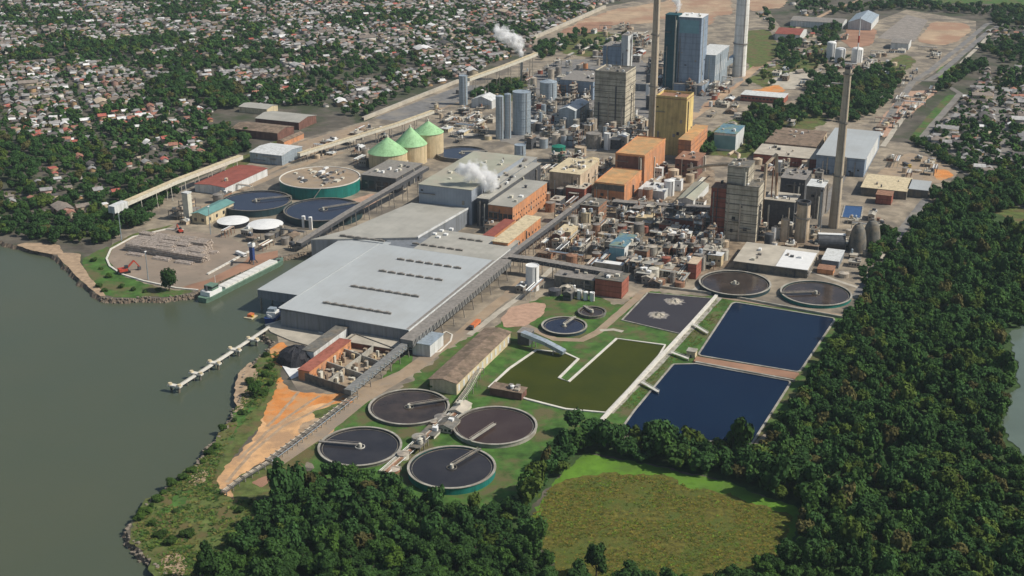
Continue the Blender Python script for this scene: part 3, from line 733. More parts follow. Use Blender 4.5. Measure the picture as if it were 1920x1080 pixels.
# upper section
H3 = 15.6
up = [G2(x, y, H3) for x, y in ((583, 450), (650, 432), (771, 381), (884, 388), (783, 446))]
part('upper_wall', MB().prism(up, 0, H3, False, False), M['wall_front'], t)
part('upper_roof', MB().prism(up, H3, H3 + .6, True), M['roof_old'], t, label='tan upper roof behind the step')
part('sunlit_step_face', MB().beam((*up[4], H3 + .4), (*up[3], H3 + .4), 1.0, 1.6), M['wall_white'], t)  # sunlit face of the roof step, its brightness painted as a white strip
# roof vents in rows
vme = MB().rect((0, 0), UA, VA, -.8, .8, -3.2, 3.2, 0, .5).rect((0, 0), UA, VA, -.65, .65, -3.25, 3.25, .51, 1.35).rect((0, 0), UA, VA, -.9, .9, -1.2, 1.2, 1.36, 1.75).mesh('roof_vent')
pl = []
def zroof(p):
    b = (p - o2).dot(VA); return HW + .9 - .9 * max(0, min(1, b / lb2)) + .42
for (x0, y0, x1, y1, n) in ((605, 568, 732, 590, 8), (657, 537, 782, 560, 8), (709, 508, 827, 529, 7), (743, 486, 862, 507, 7), (772, 457, 868, 471, 6), (860, 447, 905, 454, 3)):
    a, b = G2(x0, y0, HW + 1.2), G2(x1, y1, HW + 1.2)
    L = (b - a).dot(VA)
    for i in range(n):
        q = a + VA * L * (i + .5) / n; pl.append((q.x, q.y, zroof(q)))
repeat_parts('roof_vent', vme, M['steel'], t, pl)
pl = []
a, b = G2(637, 442, H3 + 1), G2(727, 450, H3 + 1)
for i in range(6):
    q = a + VA * (b - a).dot(VA) * (i + .5) / 6; pl.append((q.x, q.y, H3 + .9))
repeat_parts('roof_vent', vme, M['steel'], t, pl)
for x, y in ((815, 440), (828, 434), (836, 441), (822, 446), (846, 431)):
    q = G2(x, y, HW + 1); part('roof_unit', MB().rect(q, UA, VA, -1.6, 1.6, -1.6, 1.6, HW + .6, HW + 2.6), M['white'], t)
part('gutter', sloped(o2, 0, dn, lb2 * .985, lb2 + .7, HW + .1, HW + .1), M['steel'], t)
# ---- tall machine hall behind it
H5 = 33.0
bldg('machine_hall', 'blue grey machine hall standing above the tan end of the great warehouse roof', 'hall', (779, 349), (884, 357), (968, 292), H5, 'wall_hall', 'hall_roof', units=12, seed=3)
bldg('annex', 'long grey annex with vents along the right side of the machine hall', 'annex', (893, 372), (916, 374), (1005, 306), 26, 'dark_steel', 'roof_old', units=9, seed=5)
bldg('mill_building', 'orange walled mill building with a pale striped roof behind the long warehouse', 'mill building', (912, 386), (961, 389), (1018, 341), 22, 'orange', 'roof_old', units=4, seed=8, win=[('right', 2, 14, 2.2, 1.6, 7, 6), ('front', 1, 5, 4, 6, 12, 1)])
bldg('mill_annex', 'low red roofed annex at the foot of the orange mill building', 'annex', (908, 440), (924, 444), (962, 413), 13, 'orange', 'red_roof')
bldg('mill_building', 'long orange walled block with a cream roof beside the grey gallery', 'mill building', (932, 446), (952, 456), (1018, 408), 17, 'orange', 'wall_cream', win=[('right', 1, 10, 2.5, 2, 9, 1)], over=.8)
bldg('mill_building', 'cream roofed block with many dark vents behind the orange mill building', 'mill building', (1030, 322), (1088, 328), (1120, 302), 24, 'beige', 'wall_cream', units=22, seed=4)
bldg('paper_hall', 'weathered grey hall with a row of white fans on its roof', 'hall', (905, 344), (930, 347), (1010, 296), 28, 'wall_blue', 'roof_old', units=16, seed=6)
# ---- orange halls
bldg('orange_hall', 'tall orange hall with a brown front wall and a flat orange roof', 'hall', (1152, 290), (1209, 294), (1256, 262), 31, 'orange', 'orange_roof', parapet=.9, win=[('front', 1, 1, 26, 20, 20, 1, 'brick_dark')])
bldg('orange_hall', 'lower orange hall in front of the tall one with a bright orange roof', 'hall', (1112, 345), (1171, 349), (1212, 322), 18, 'orange', 'orange_roof', parapet=.9, win=[('front', 1, 1, 30, 6, 15, 1, 'dark_concrete')])
bldg('yellow_tower', 'bulky yellow clad block with a dirty parapet between the chimney and orange halls', 'tower block', (1229, 184), (1288, 188), (1305, 178), 62, 'yellow', 'rust', parapet=2.5, units=4, seed=2)
bldg('orange_block', 'orange sloping block under the yellow tower', 'block', (1272, 262), (1296, 264), (1316, 235), 26, 'orange', 'orange_roof', bands=(5, 'rust'))
bldg('brick_block', 'brown brick block with open frames right of the orange halls', 'block', (1266, 298), (1308, 302), (1326, 288), 18, 'brick_dark', 'rust', units=5, seed=9, win=[('front', 2, 4, 2.5, 2, 6, 6)])
# ---- blocks inside the crowded pipe yard
bldg('brick_block', 'long low brick red block under the dark blue pipe bridge', 'block', (1226, 412), (1334, 419), (1344, 410), 9, 'brick', 'dark_concrete', units=6, seed=51)
bldg('brick_block', 'tall rusty brown block beside the dark belt gallery', 'block', (1084, 384), (1122, 388), (1134, 374), 16, 'rust', 'dark_concrete', units=6, seed=52, bands=(4, 'dark_concrete'))
bldg('sandy_block', 'sandy yellow block with a vent on top beside the dark belt gallery', 'block', (1046, 432), (1070, 436), (1082, 424), 10, 'silo_wall', 'wall_cream', units=3, seed=53)
bldg('cream_block', 'cream block on the far edge of the crowded pipe yard', 'block', (1192, 408), (1222, 411), (1234, 401), 10, 'wall_cream', 'silo_wall', units=4, seed=54)
bldg('white_store', 'low white roofed store right of the lower orange hall', 'store', (1196, 356), (1246, 360), (1262, 346), 8, 'wall_white', 'wall_white', units=4, seed=55)
bldg('green_store', 'long sloping pale green roofed store in front of the brick red bay', 'store', (1272, 372), (1300, 376), (1322, 344), 8, 'wall_white', 'hall_roof', 'gable', rise=2)
bldg('brick_block', 'brick red block with pale slab above the left rear clarifier', 'block', (1240, 440), (1280, 443), (1290, 434), 7, 'brick', 'white', units=2, seed=56)
bldg('brick_block', 'pinkish brick block between the vented cream block and lower orange hall', 'block', (1060, 352), (1096, 355), (1106, 344), 13, 'brick', 'pale_pave', units=5, seed=57)
# ---- towers
def tower(label, A, B, C, h, wall, n, seed, m2='dark_steel', cat='tower block'):
    t = bldg('tower_block', label, cat, A, B, C, h, wall, 'dark_concrete', parapet=1.5, units=7, seed=seed, bands=(n, 'dark_concrete'))
    return t
tower('square cream tower block with floor bands standing among the steel silos', (1113, 136), (1174, 139), (1198, 128), 66, 'tower_cream', 9, 3)
tt = bldg('digester_tower', 'cream banded process tower with brick red bays at the end of the pipe bridge', 'tower block', (1362, 348), (1423, 352), (1440, 340), 50, 'tower_cream', 'dark_concrete', units=6, seed=4, bands=(6, 'dark_concrete'))
bldg('upper_tower', 'narrow cream upper tower with round ducts rising behind the banded process tower', 'tower block', (1364, 312), (1404, 315), (1426, 303), 66, 'tower_cream', 'dark_concrete', units=5, seed=14, bands=(8, 'dark_concrete'))
bldg('brick_bay', 'brick red tower bay built against the cream banded process tower', 'tower block', (1334, 352), (1364, 355), (1376, 345), 44, 'brick', 'rust', units=2, bands=(5, 'dark_concrete'), seed=3)
bldg('brick_hall', 'low brick red hall at the foot of the banded process tower', 'hall', (1332, 414), (1422, 420), (1436, 410), 12, 'brick', 'dark_concrete', units=3, seed=6)
t = thing('duct', 'cream square duct bent over beside the banded process tower', 'duct', G(1440, 415))
part('duct_pipe', MB().tube([G(1428, 425), G(1428, 425) + Vector((0, 0, 58)), G(1428, 425) + Vector((10, 6, 66)), G(1436, 430) + Vector((10, 6, 8))], 1.5, 8), M['beige'], t)
part('support', MB().beam(G(1442, 424), G(1442, 424) + Vector((0, 0, 55)), 1.1).beam(G(1450, 424), G(1450, 424) + Vector((0, 0, 50)), 1.1), M['rust'], t)
t = thing('duct', 'pale round duct arching from the tower to the brown brick block', 'duct', G(1330, 300))
a = G(1378, 305, 66); pts = [a]
for i in range(9):
    an = i / 8 * math.pi; pts.append(a + Vector((-2 - 9 * math.sin(an) * -1, 14 + 4, 0)) + Vector((0, 0, 9 * math.sin(an))) + Vector((-9 + 9 * math.cos(an), 0, 0)))
part('duct_pipe', MB().tube([G(1290, 318, 30), G(1330, 310, 46), G(1372, 308, 62), G(1384, 300, 66), G(1386, 290, 66), G(1376, 284, 66), G(1366, 290, 66)], 1.4, 10), M['beige'], t)
part('support', MB().beam(G(1330, 330), G(1330, 330, 46), .8), M['steel'], t)
bldg('boiler_house', 'dark blue steel hall between the banded process tower and the short chimney', 'hall', (1432, 376), (1490, 380), (1510, 366), 27, 'dark_steel', 'pale_pave', units=8, seed=5)
bldg('boiler_house', 'dark framed boiler house with pale ducts behind the short chimney', 'hall', (1462, 336), (1510, 338), (1530, 322), 24, 'dark_steel', 'steel', units=8, seed=15)
bldg('boiler_house', 'grey steel block at the foot of the leaning beige chimney', 'hall', (1512, 350), (1545, 352), (1560, 340), 30, 'steel', 'wall_white', units=6, seed=25)
# ---- teal boiler building
bldg('recovery_boiler', 'very tall blue grey boiler building with a pale teal top beside the pale chimney', 'boiler building', (1270, 32), (1316, 34), (1336, 27), 98, 'boiler_blue', 'white', units=5, seed=3, win=[('front', 1, 1, 26, 17, 86, 1, 'teal_light')])
bldg('stair_tower', 'dark teal tower strip on the left flank of the tall boiler building', 'tower block', (1249, 27), (1272, 29), (1280, 25), 100, 'teal', 'teal', units=1, seed=7)
bldg('frame_block', 'rusty framed block under the front of the yellow tower', 'block', (1226, 248), (1290, 252), (1304, 240), 20, 'rust', 'dark_concrete', units=9, seed=77, win=[('front', 3, 6, 2.5, 2.5, 4, 5)])
t = bldg('precipitator', 'pale grey precipitator block with white ducts between boiler building and pale chimney', 'precipitator', (1308, 99), (1342, 104), (1376, 86), 45, 'silo_grey', 'wall_white', win=[('right', 1, 8, 1.5, 14, 24, 1, 'white')])
bldg('boiler_annexe', 'low blue steel block under the tall boiler building', 'block', (1262, 158), (1316, 161), (1332, 150), 12, 'boiler_blue', 'steel', units=9, seed=31)
gallery('duct_bridge', 'grey duct bridge from the precipitator to the pale chimney', 'duct', [(1335, 140, 14), (1384, 108, 22)], 7, 7, 'silo_grey', 14)
bldg('process_block', 'blue and white steel block far behind the cream tower', 'block', (1130, 86), (1166, 88), (1180, 80), 46, 'boiler_blue', 'steel', units=6, seed=8)
bldg('process_block', 'wide blue grey hall left of the cream tower', 'hall', (1048, 150), (1112, 154), (1150, 138), 24, 'boiler_blue', 'steel', units=8, seed=12)
bldg('process_block', 'slim white tower with pipes behind the blue steel block', 'tower block', (1166, 66), (1178, 67), (1184, 62), 62, 'wall_white', 'steel', units=2, seed=3)
bldg('process_block', 'pale vaulted block in front of the wide blue grey hall', 'hall', (1050, 204), (1078, 208), (1092, 190), 22, 'silo_grey', 'wall_white', 'gable', units=3, seed=2)
bldg('shed', 'white shed left of the twin steel silos', 'shed', (885, 186), (922, 190), (934, 182), 10, 'wall_white', 'wall_white', 'gable')
# ---- chimneys
stack('slender beige chimney beside the yellow block, its top out of the picture', 1222, 256, 15.5, 3.6, 166, 'stack_conc', (.35, .7))
stack('thick pale chimney with wide bands beside the boiler building', 1385, 142, 25, 8.6, 150, 'stack_white', (.3,))
stack('tall tapering beige chimney with a railed top beside the woodland', 1563, 426, 20, 2.9, 146, 'stack_conc', (.33, .66, .955))
stack('short fat beige chimney in front of the boiler house', 1502, 452, 27, 5.6, zh(1502, 452, 378), 'beige', (.6,))
stack('thin steel stack beside the short fat chimney', 1535, 440, 7, 1.3, 42, 'silo_grey', ())
t = thing('mast', 'thin pink and white lattice mast behind the white spheres', 'mast', G(1606, 118))
part('pole', MB().cyl(*G2(1606, 118), 1.3, .5, 0, 68, 8), M['white'], t); part('band', MB().ring(*G2(1606, 118), .8, 1.3, 30, 40, 8), M['red_paint'], t)
# ---- silos and tanks
def silo(label, x, yb, w, yt, m='silo_grey', roof='flat', group='grey steel silos', **k): return tank('silo', label, 'silo', x, yb, w, yt, m, roof, None, group, **k)
silo('slim grey silo, leftmost of the pair beside the fat silo', 937, 260, 15, 180, roof='cone')
silo('slim grey silo squeezed between its twin and the fat silo', 952, 259, 13, 176, roof='cone')
silo('fat grey steel silo with a railed flat top', 978, 250, 34, 172, ring=4)
silo('white topped grey silo in front of the wide blue hall', 1028, 196, 32, 153, roof='cone')
silo('tall narrow grey silo beside the machine hall', 975, 318, 21, 272, ring=2)
silo('square looking grey silo under the end of the cream conveyor', 869, 196, 16, 142)
silo('white tank with a flat lid below the dark pipe bridge', 998, 543, 25, 498, 'white', group='white tanks', ladder=True)
for i, (x, yb, w, yt, lab) in enumerate(((1557, 112, 17, 80, 'tall white tank left of the white mast'), (1574, 116, 19, 92, 'squat white tank left of the mast foot'), (1606, 116, 21, 92, 'squat white tank right behind the beige chimney top'))):
    tank('white_tank', lab, 'tank', x, yb, w, yt, 'white', 'dome', None, 'white tanks by the mast')
for x, yb, w, yt, m, lab in ((1047, 302, 26, 274, 'green_tank', 'bright green tank behind the vented cream block'), (1088, 296, 22, 276, 'beige', 'beige tank right of the bright green tank'),
                             (1110, 334, 26, 298, 'silo_wall', 'sandy tank left of the tall orange hall'), (1262, 342, 20, 318, 'beige', 'pale tank in front of the brown brick block'),
                             (1254, 366, 20, 338, 'white', 'white tank beside the orange hall roof'), (1138, 280, 12, 250, 'white', 'slim white tank below the cream tower'),
                             (1113, 276, 30, 250, 'steel', 'wide grey tank below the cream tower'), (1300, 330, 16, 306, 'beige', 'small pale tank under the brown brick block'),
                             (570, 426, 7, 405, 'white', 'left white cylinder beside the dark round tank'), (583, 430, 7, 407, 'white', 'right white cylinder beside the dark round tank'),
                             (1046, 432, 10, 405, 'wall_cream', 'cream tank above the crowded pipe yard'), (1098, 424, 20, 398, 'wall_cream', 'cream tank at the end of the grey pipe bridge'),
                             (1086, 560, 9, 545, 'white', 'small white tank left of the red brick block'), (1098, 562, 9, 547, 'white', 'small white tank second from the red brick block'), (1110, 564, 9, 549, 'white', 'small white tank against the red brick block'),
                             (1470, 452, 16, 412, 'beige', 'pinkish tank left of the short fat chimney')):
    tank('storage_tank', lab, 'tank', x, yb, w, yt, M and m, 'cone' if yb % 4 else 'flat', None, 'storage tanks of the mill')
# green cones
for x, yb, ye, w, ya, lab in ((728, 312, 284, 72, 257, 'green cone roofed silo nearest the round turquoise tank'), (771, 303, 269, 60, 238, 'middle green cone roofed silo'), (804, 290, 247, 56, 227, 'green cone roofed silo beside the blue tank')):
    r = w / 2 * mpp(x, yb); h = zh(x, yb, ye); p = G2(x, yb); hc = zh(x, yb, ya) - h
    t = thing('cone_silo', lab, 'silo', (p.x, p.y, 0), 'green cone roofed silos')
    part('shell', MB().cyl(p.x, p.y, r, r, 0, h, 40, False), M['silo_wall'], t, False)
    part('roof', MB().cyl(p.x, p.y, r * 1.04, .8, h, h + hc, 40, True, True), M['silo_green'], t)
    part('cap', MB().cyl(p.x, p.y, 1.2, 1.0, h + hc - .4, h + hc + 2.2, 10), M['cream_steel'], t)
# ---- round clarifiers
clarifier('brown clarifier beside the pipe track, farthest of the front four', 767, 762, 150, 3, 'sludge', 1.8, 20, wallm='dark_concrete', wellm='dark_concrete')
clarifier('dark clarifier with a white ring in its middle nearest the river', 675, 836, 155, 3, 'sludge_dark', 1.8, 170, wallm='dark_concrete', wellm='white_concrete')
clarifier('brown clarifier with a long diagonal bridge beside the algae pond', 928, 797, 157, 3, 'sludge_red', 2.6, 236, well=False, wallm='concrete')
clarifier('dark clarifier with a turquoise wall at the edge of the wood', 847, 875, 164, 3, 'sludge_dark', 4.2, 52, wallm='turq', rim='concrete', wellm='dark_concrete')
clarifier('reflecting clarifier left of the pair behind the blue ponds', 1378, 530, 132, 3, 'sludge', 3.0, None, wallm='tank_teal')
clarifier('reflecting clarifier with an arm, right of the pair behind the blue ponds', 1530, 549, 130, 3, 'sludge', 2.6, 185, wallm='turq', wellm='dark_concrete')
clarifier('small blue grey settling tank on the lawn with pipes at its back', 1058, 610, 84, 3, 'tank_blue', 2.4, 60, wallm='tank_teal')
clarifier('small dark settling tank on the lawn behind the blue grey one', 1110, 584, 52, 3, 'sludge', 2.0, 120, wallm='dark_concrete', rim='dark_concrete')
clarifier('dark blue round tank with a pale arm nearest the log yard', 480, 376, 132, 8, 'tank_blue', 6.5, 20, wallm='tank_teal', rim='dark_concrete', wellm='dark_concrete')
clarifier('dark blue round tank with a teal wall beside the long warehouse', 606, 392, 146, 8, 'tank_blue', 7.0, 30, wallm='tank_teal', rim='dark_concrete', wellm='dark_concrete')
clarifier('blue round basin behind the machine hall roof', 866, 286, 96, 3, 'tank_blue', 4, 10, wallm='dark_concrete', rim='dark_concrete')
p = G2(600, 345, 0); h = 12.0; p = G2(600, 333, h); r = 75 * mpp(600, 333, h)
t = thing('round_tank', 'big turquoise walled round tank with a gravelly roof and pale equipment', 'tank', (p.x, p.y, 0))
part('wall', MB().cyl(p.x, p.y, r, r, 0, h, 64, False), M['turq'], t); part('rim', MB().ring(p.x, p.y, r - .8, r + .4, h, h + .7, 64), M['white_concrete'], t)
part('roof', MB().cyl(p.x, p.y, r - .8, r - .8, h - 1, h + .1, 64), M['dirt_road'], t)
rr = random.Random(5)
for i in range(34):
    a, q = rr.uniform(0, 6.28), rr.uniform(0, r * .8); c = p + Vector((math.cos(a) * q, math.sin(a) * q))
    part('roof_unit', MB().rect(c, UA, VA, 0, rr.uniform(2, 7), 0, rr.uniform(1.5, 5), h + .1, h + rr.uniform(.8, 2.4)), M[rr.choice(['dark_steel', 'cream_steel', 'steel', 'white'])], t)
part('stair', MB().beam((p.x - 3, p.y - r - 1.5, 0), (p.x + 6, p.y - r - 1, h), 2.0, .5), M['cream_steel'], t)
for x, y, w, lab in ((437, 413, 60, 'white domed round tank below the teal roofed house'), (498, 420, 66, 'white domed round tank in front of the dark blue tank')):
    z = 4; p = G2(x, y, z); r = w / 2 * mpp(x, y, z); t = thing('dome_tank', lab, 'tank', (p.x, p.y, 0), 'white domed tanks')
    part('wall', MB().cyl(p.x, p.y, r * .96, r * .96, 0, z, 40, False), M['coal'], t)
    part('roof', MB().cyl(p.x, p.y, r, r * .55, z, z + 1.2, 40, False, True).cyl(p.x, p.y, r * .55, 1, z + 1.2, z + 1.9, 40), M['white'], t)
# ---- galleries, conveyors and pipe bridges
gallery('gallery', 'long ribbed grey conveyor gallery along the right side of the great warehouse', 'gallery', [(762, 650, 8), (850, 580, 9), (948, 497, 10)], 9.5, 5, 'gallery', 16, 'steel', truss='dark_steel')
gallery('gallery', 'dark belt gallery rising from the ribbed gallery to the mill halls', 'gallery', [(945, 492, 11), (1030, 428, 12), (1106, 370, 15)], 4, 3.5, 'dark_steel', 14, 'steel')
gallery('gallery', 'lattice gallery bridging the gap from warehouse corner to orange road', 'gallery', [(768, 645, 7), (700, 700, 6), (652, 740, 5)], 5, 3.5, 'gallery', 12, None, truss='silo_grey')
gallery('conveyor', 'dark inclined conveyor beside the long warehouse and the dark round tank', 'conveyor', [(560, 462, 5), (650, 405, 12), (745, 350, 18), (800, 318, 22)], 5.5, 3.2, 'dark_steel', 18, 'steel')
gallery('conveyor', 'long cream covered conveyor from the woodland edge to the grey hall', 'conveyor', [(216, 394, 14), (330, 344, 14), (452, 298, 13)], 5.5, 4, 'cream_steel', 20, 'wall_cream', legm='cream_steel')
gallery('conveyor', 'pale covered conveyor running behind the green cone silos', 'conveyor', [(560, 293, 8), (640, 268, 10), (745, 236, 16), (812, 212, 20)], 4.5, 3.4, 'cream_steel', 18, 'wall_cream')
gallery('conveyor', 'cream conveyor descending to the square grey silo', 'conveyor', [(878, 152, 24), (945, 128, 28), (1006, 104, 34)], 5, 4, 'cream_steel', 22, 'wall_cream')
single('perimeter_wall', MB().kerb(gp([(680, 226), (770, 190), (860, 154)]), 4, 0, 4), M['pale_pave'], 'long pale perimeter wall between the town and the grey apron', 'wall')
single('perimeter_wall', MB().kerb(gp([(994, 76), (1060, 48), (1134, 15)]), 5, 0, 5), M['pale_pave'], 'long pale perimeter wall between the town and the bare earth', 'wall')
t = thing('hopper', 'white hopper house at the tip of the long cream conveyor', 'hopper', G(222, 400))
c = G2(216, 394, 14); part('body', MB().rect(c, UA, VA, -5, 14, -3.6, 3.6, 12.5, 19), M['wall_white'], t); part('leg', MB().rect(c, UA, VA, 0, 1, -3, -2, 0, 12.5), M['cream_steel'], t); part('leg', MB().rect(c, UA, VA, 0, 1, 2, 3, 0, 12), M['cream_steel'], t)
t = thing('conveyor_tower', 'square cream transfer tower beside the teal roofed house', 'tower', G(354, 412))
c = G2(354, 412); part('body', MB().rect(c, UA, VA, -3, 3, -3, 3, 0, zh(354, 412, 362)), M['cream_steel'], t); part('roof', MB().rect(c, UA, VA, -3.4, 3.4, -3.4, 3.4, zh(354, 412, 362), zh(354, 412, 360)), M['wall_white'], t)
gallery('pipe_bridge', 'dark pipe bridge running toward the red brick block', 'pipe bridge', [(955, 487, 11), (1000, 492, 11), (1080, 506, 11), (1165, 520, 11)], 7, 3.5, 'dark_steel', 12, 'steel', truss='steel')
gallery('conveyor', 'short grey inclined conveyor beside the cream shed and algae pond', 'conveyor', [(980, 628, 8), (1022, 645, 6), (1058, 664, 2)], 4.5, 2.6, 'silo_grey', 12, 'silo_grey')
bldg('transfer_house', 'dark little transfer house behind the cream shed', 'transfer house', (972, 622), (992, 627), (1004, 618), 9, 'dark_steel', 'steel')
gallery('pipe_bridge', 'dark blue pipe bridge in front of the white roofs behind the pipe yard', 'pipe bridge', [(1150, 384, 9), (1230, 390, 9), (1336, 396, 9)], 8, 4, 'dark_steel', 14, 'steel', truss='steel')
pipe_rack('white pipe track along the sandy clearing beside the clarifiers', [(505, 870), (570, 822), (640, 768), (664, 748)], 5, 2.2, 5, mats=('silo_grey', 'steel', 'dark_steel', 'pipe'), frame='concrete', step=5)
pipe_rack('pipe track running down into the wood beside the sandy path', [(420, 928), (455, 902), (505, 872)], 4, 1.8, 4, mats=('steel', 'dark_steel', 'pipe'), step=5)
pipe_rack('pale pipe rack behind the dark round clarifier and algae pond', [(858, 768), (880, 738), (900, 700)], 5, 4, 5)
pipe_rack('tangled pipe track between the four front clarifiers', [(720, 890), (760, 855), (805, 815), (840, 790), (862, 770)], 7, 1.8, 7, mats=('cream_steel', 'pipe', 'rust', 'white'))
# ---- near cluster by the river
bldg('cream_shed', 'long cream shed with a mossy brown roof beside the lawn', 'shed', (808, 708), (856, 719), (972, 625), 8.5, 'wall_cream', 'tile_brown', 'gable', rise=1.6, over=.8, units=0, win=[('right', 1, 12, 2.6, 4.5, 4, 1, 'wall_white')])
bldg('white_house', 'small white gate house with a grey roof beside the kerbed loop', 'gate house', (776, 640), (806, 648), (828, 626), 9, 'wall_white', 'silo_grey')
single('kerb_loop', MB().kerb(gp([(800, 664), (824, 660), (845, 640), (848, 628), (836, 622), (826, 628), (806, 655), (790, 662)]), 1.2, 0, .4, True), M['white_concrete'], 'white kerb loop round the gate house island', 'kerb')
bldg('long_shed', 'long dark roofed shed with a white wall next to the dock', 'shed', (574, 652), (588, 660), (652, 614), 9, 'wall_white', 'dark_concrete', over=.6)
bldg('long_shed', 'long orange brick shed beside the open concrete basins', 'shed', (566, 688), (580, 697), (655, 638), 7.5, 'orange', 'brick', over=.4, win=[('right', 1, 9, 2, 2, 3.5, 1, 'rust')])
t = thing('covered_heap', 'black tarpaulin heap beside the river end of the long sheds', 'heap', G(556, 672))
c = G(556, 676); mb = MB(); n = 22
rings = [(13, 0), (11.5, 5), (8, 8.5), (4, 10), (.5, 10.4)]
vs = []; rr = random.Random(3)
for k, (q, z) in enumerate(rings): vs += [(c.x + q * math.cos(i / n * 6.2832) * (1 + rr.uniform(-.13, .13)), c.y + q * math.sin(i / n * 6.2832) * (1 + rr.uniform(-.13, .13)), z + rr.uniform(-.7, .7) * (k > 0)) for i in range(n)]
part('tarpaulin', MB().add(vs, [(k * n + i, k * n + (i + 1) % n, (k + 1) * n + (i + 1) % n, (k + 1) * n + i) for k in range(4) for i in range(n)]), M['coal'], t)
single('ground_sheet', MB().prism(gp([(526, 682), (566, 686), (564, 704), (546, 712)]), .1, .5), M['white'], 'white sheet spread below the black heap', 'sheet')
t = thing('basin_block', 'open concrete basins with tan ledges beside the orange brick shed', 'basins', G(655, 700))
A, B, C, D = gp([(566, 712), (655, 742), (742, 668), (668, 640)])
part('basin_wall', MB().kerb([A, B, C, D], 1.2, 0, 6, True), M['dark_concrete'], t)
part('basin_floor', MB().sheet([A, B, C, D], 1.0), M['dirt_road'], t)
rr = random.Random(11)
for i in range(1, 3):
    f = i / 3; part('partition', MB().kerb([A + (D - A) * f, B + (C - B) * f], .9, .5, 5.4), M['concrete'], t)
part('partition', MB().kerb([A + (B - A) * .55, D + (C - D) * .55], 1.0, .5, 5.4), M['concrete'], t)
for i in range(75):
    f, g_ = rr.uniform(.08, .92), rr.uniform(.08, .92); q = A + (D - A) * f + (B - A) * g_
    part('basin_fitting', MB().rect(q, UA, VA, 0, rr.uniform(1, 3.5), 0, rr.uniform(1, 3), 1, rr.uniform(2, 6)), M[rr.choice(['concrete', 'silo_wall', 'dark_concrete', 'cream_steel', 'tile_brown', 'beige', 'dirt_road'])], t)
bldg('long_shed', 'grey flat roofed lean-to at the front of the great warehouse', 'lean-to', (654, 632), (742, 656), (760, 640), 5, 'brick_dark', 'pale_pave')
bldg('brick_shed', 'small dark red roofed shed at the corner of the algae pond', 'shed', (918, 728), (978, 738), (990, 728), 5, 'brick_dark', 'tile_brown', 'flat', units=4, seed=3)
# ---- river front
t = thing('dock', 'pale concrete dock slab at the foot of the great warehouse', 'dock', G(550, 625))
part('deck', MB().prism(gp([(497, 612), (535, 602), (612, 630), (600, 655), (545, 640), (508, 624)]), .1, .8), M['pale_pave'], t)
part('kerb', MB().kerb(gp([(497, 612), (535, 602), (612, 630)]), .8, .8, 1.5), M['white_concrete'], t)
t = thing('pier', 'long narrow concrete pier reaching into the river', 'pier', G(420, 672))
pp = [G(506, 614, 0), G(420, 671, 0), G(330, 729, 0)]
part('walkway', MB().beam(pp[0] + Vector((0, 0, .6)), pp[1] + Vector((0, 0, .6)), 2.4, .7).beam(pp[1] + Vector((0, 0, .6)), pp[2] + Vector((0, 0, .6)), 2.4, .7), M['white_concrete'], t)
part('rail', MB().beam(pp[0] + Vector((0, 0, 1.9)), pp[2] + Vector((0, 0, 1.9)), .15), M['cream_steel'], t)
for i in range(14):
    q = pp[0] + (pp[2] - pp[0]) * (i + .5) / 14; part('pile', MB().cyl(q.x, q.y, .5, .5, -6, .5, 8), M['dark_concrete'], t)
for i, (x, y) in enumerate(((474, 640), (440, 659), (402, 684), (368, 704), (328, 727))):
    q = G2(x, y); d = (pp[2] - pp[0]).normalized(); n = Vector((-d.y, d.x))
    t = thing('dolphin', ('mooring platform nearest the dock', 'second mooring platform from the dock', 'middle mooring platform of the pier', 'mooring platform next to the pier head', 'mooring platform at the pier head')[i], 'mooring platform', (q.x, q.y, WZ), 'mooring platforms of the pier')
    part('slab', MB().rect(q, n, Vector((d.x, d.y)), -5, 5, -1.6, 1.6, .95, 2.0), M['white_concrete'], t)
    for s in (-3.6, 3.6): part('bollard', MB().cyl(q.x + n.x * s, q.y + n.y * s, 1.5, 1.3, 1.95, 3.0, 12), M['wall_cream'], t)
    for s in (-3, 3): part('pile', MB().cyl(q.x + n.x * s, q.y + n.y * s, .8, .8, -6, .98, 10), M['dark_concrete'], t)
def hullmesh(a, b, w, z0, z1, n=18, bow=.10):
    d = (b - a); L = d.length; d.normalize(); s = Vector((-d.y, d.x)); vs = []; W = []
    for i in range(n + 1):
        f = i / n; k = 1.0
        if f < .04: k = .75 + f / .04 * .25
        if f > 1 - bow: k = max(.12, math.sqrt(max(0, 1 - ((f - 1 + bow) / bow) ** 2)))
        W.append(k); c = a + d * L * f
        for zz, kk in ((z0, .82), (z1, 1)): vs += [(*(c + s * w / 2 * k * kk), zz), (*(c - s * w / 2 * k * kk), zz)]
    fs = []
    for i in range(n):
        p, q = 4 * i, 4 * (i + 1)
        fs += [(p, q, q + 2, p + 2), (q + 1, p + 1, p + 3, q + 3), (p + 2, q + 2, q + 3, p + 3)]
    fs += [(0, 2, 3, 1), (4 * n, 4 * n + 1, 4 * n + 3, 4 * n + 2)]
    return MB().add(vs, fs), d, s, L
a, b = G2(379, 563, -1), G2(530, 487, -1)
hm, d, s, L = hullmesh(a, b, 11.5, WZ - .5, .6, bow=.14)
t = thing('barge', 'long green hulled river barge with white hatches and a green wheelhouse', 'barge', (*((a + b) / 2), WZ))
part('hull', hm, M['hull'], t)
part('gunwale', hullmesh(a, b, 11.7, .6, 1.0, bow=.14)[0], M['hull'], t)
for i in range(9):
    f0 = 24 + i * (L - 36) / 9; part('hatch', MB().rect(a, d, s, f0, f0 + (L - 36) / 9 - .25, -3.9, 3.9, 1.0, 2.6), M['hatch'], t)
part('deckhouse', MB().rect(a, d, s, 4, 19, -4.6, 4.6, 1, 4.5), M['white'], t)
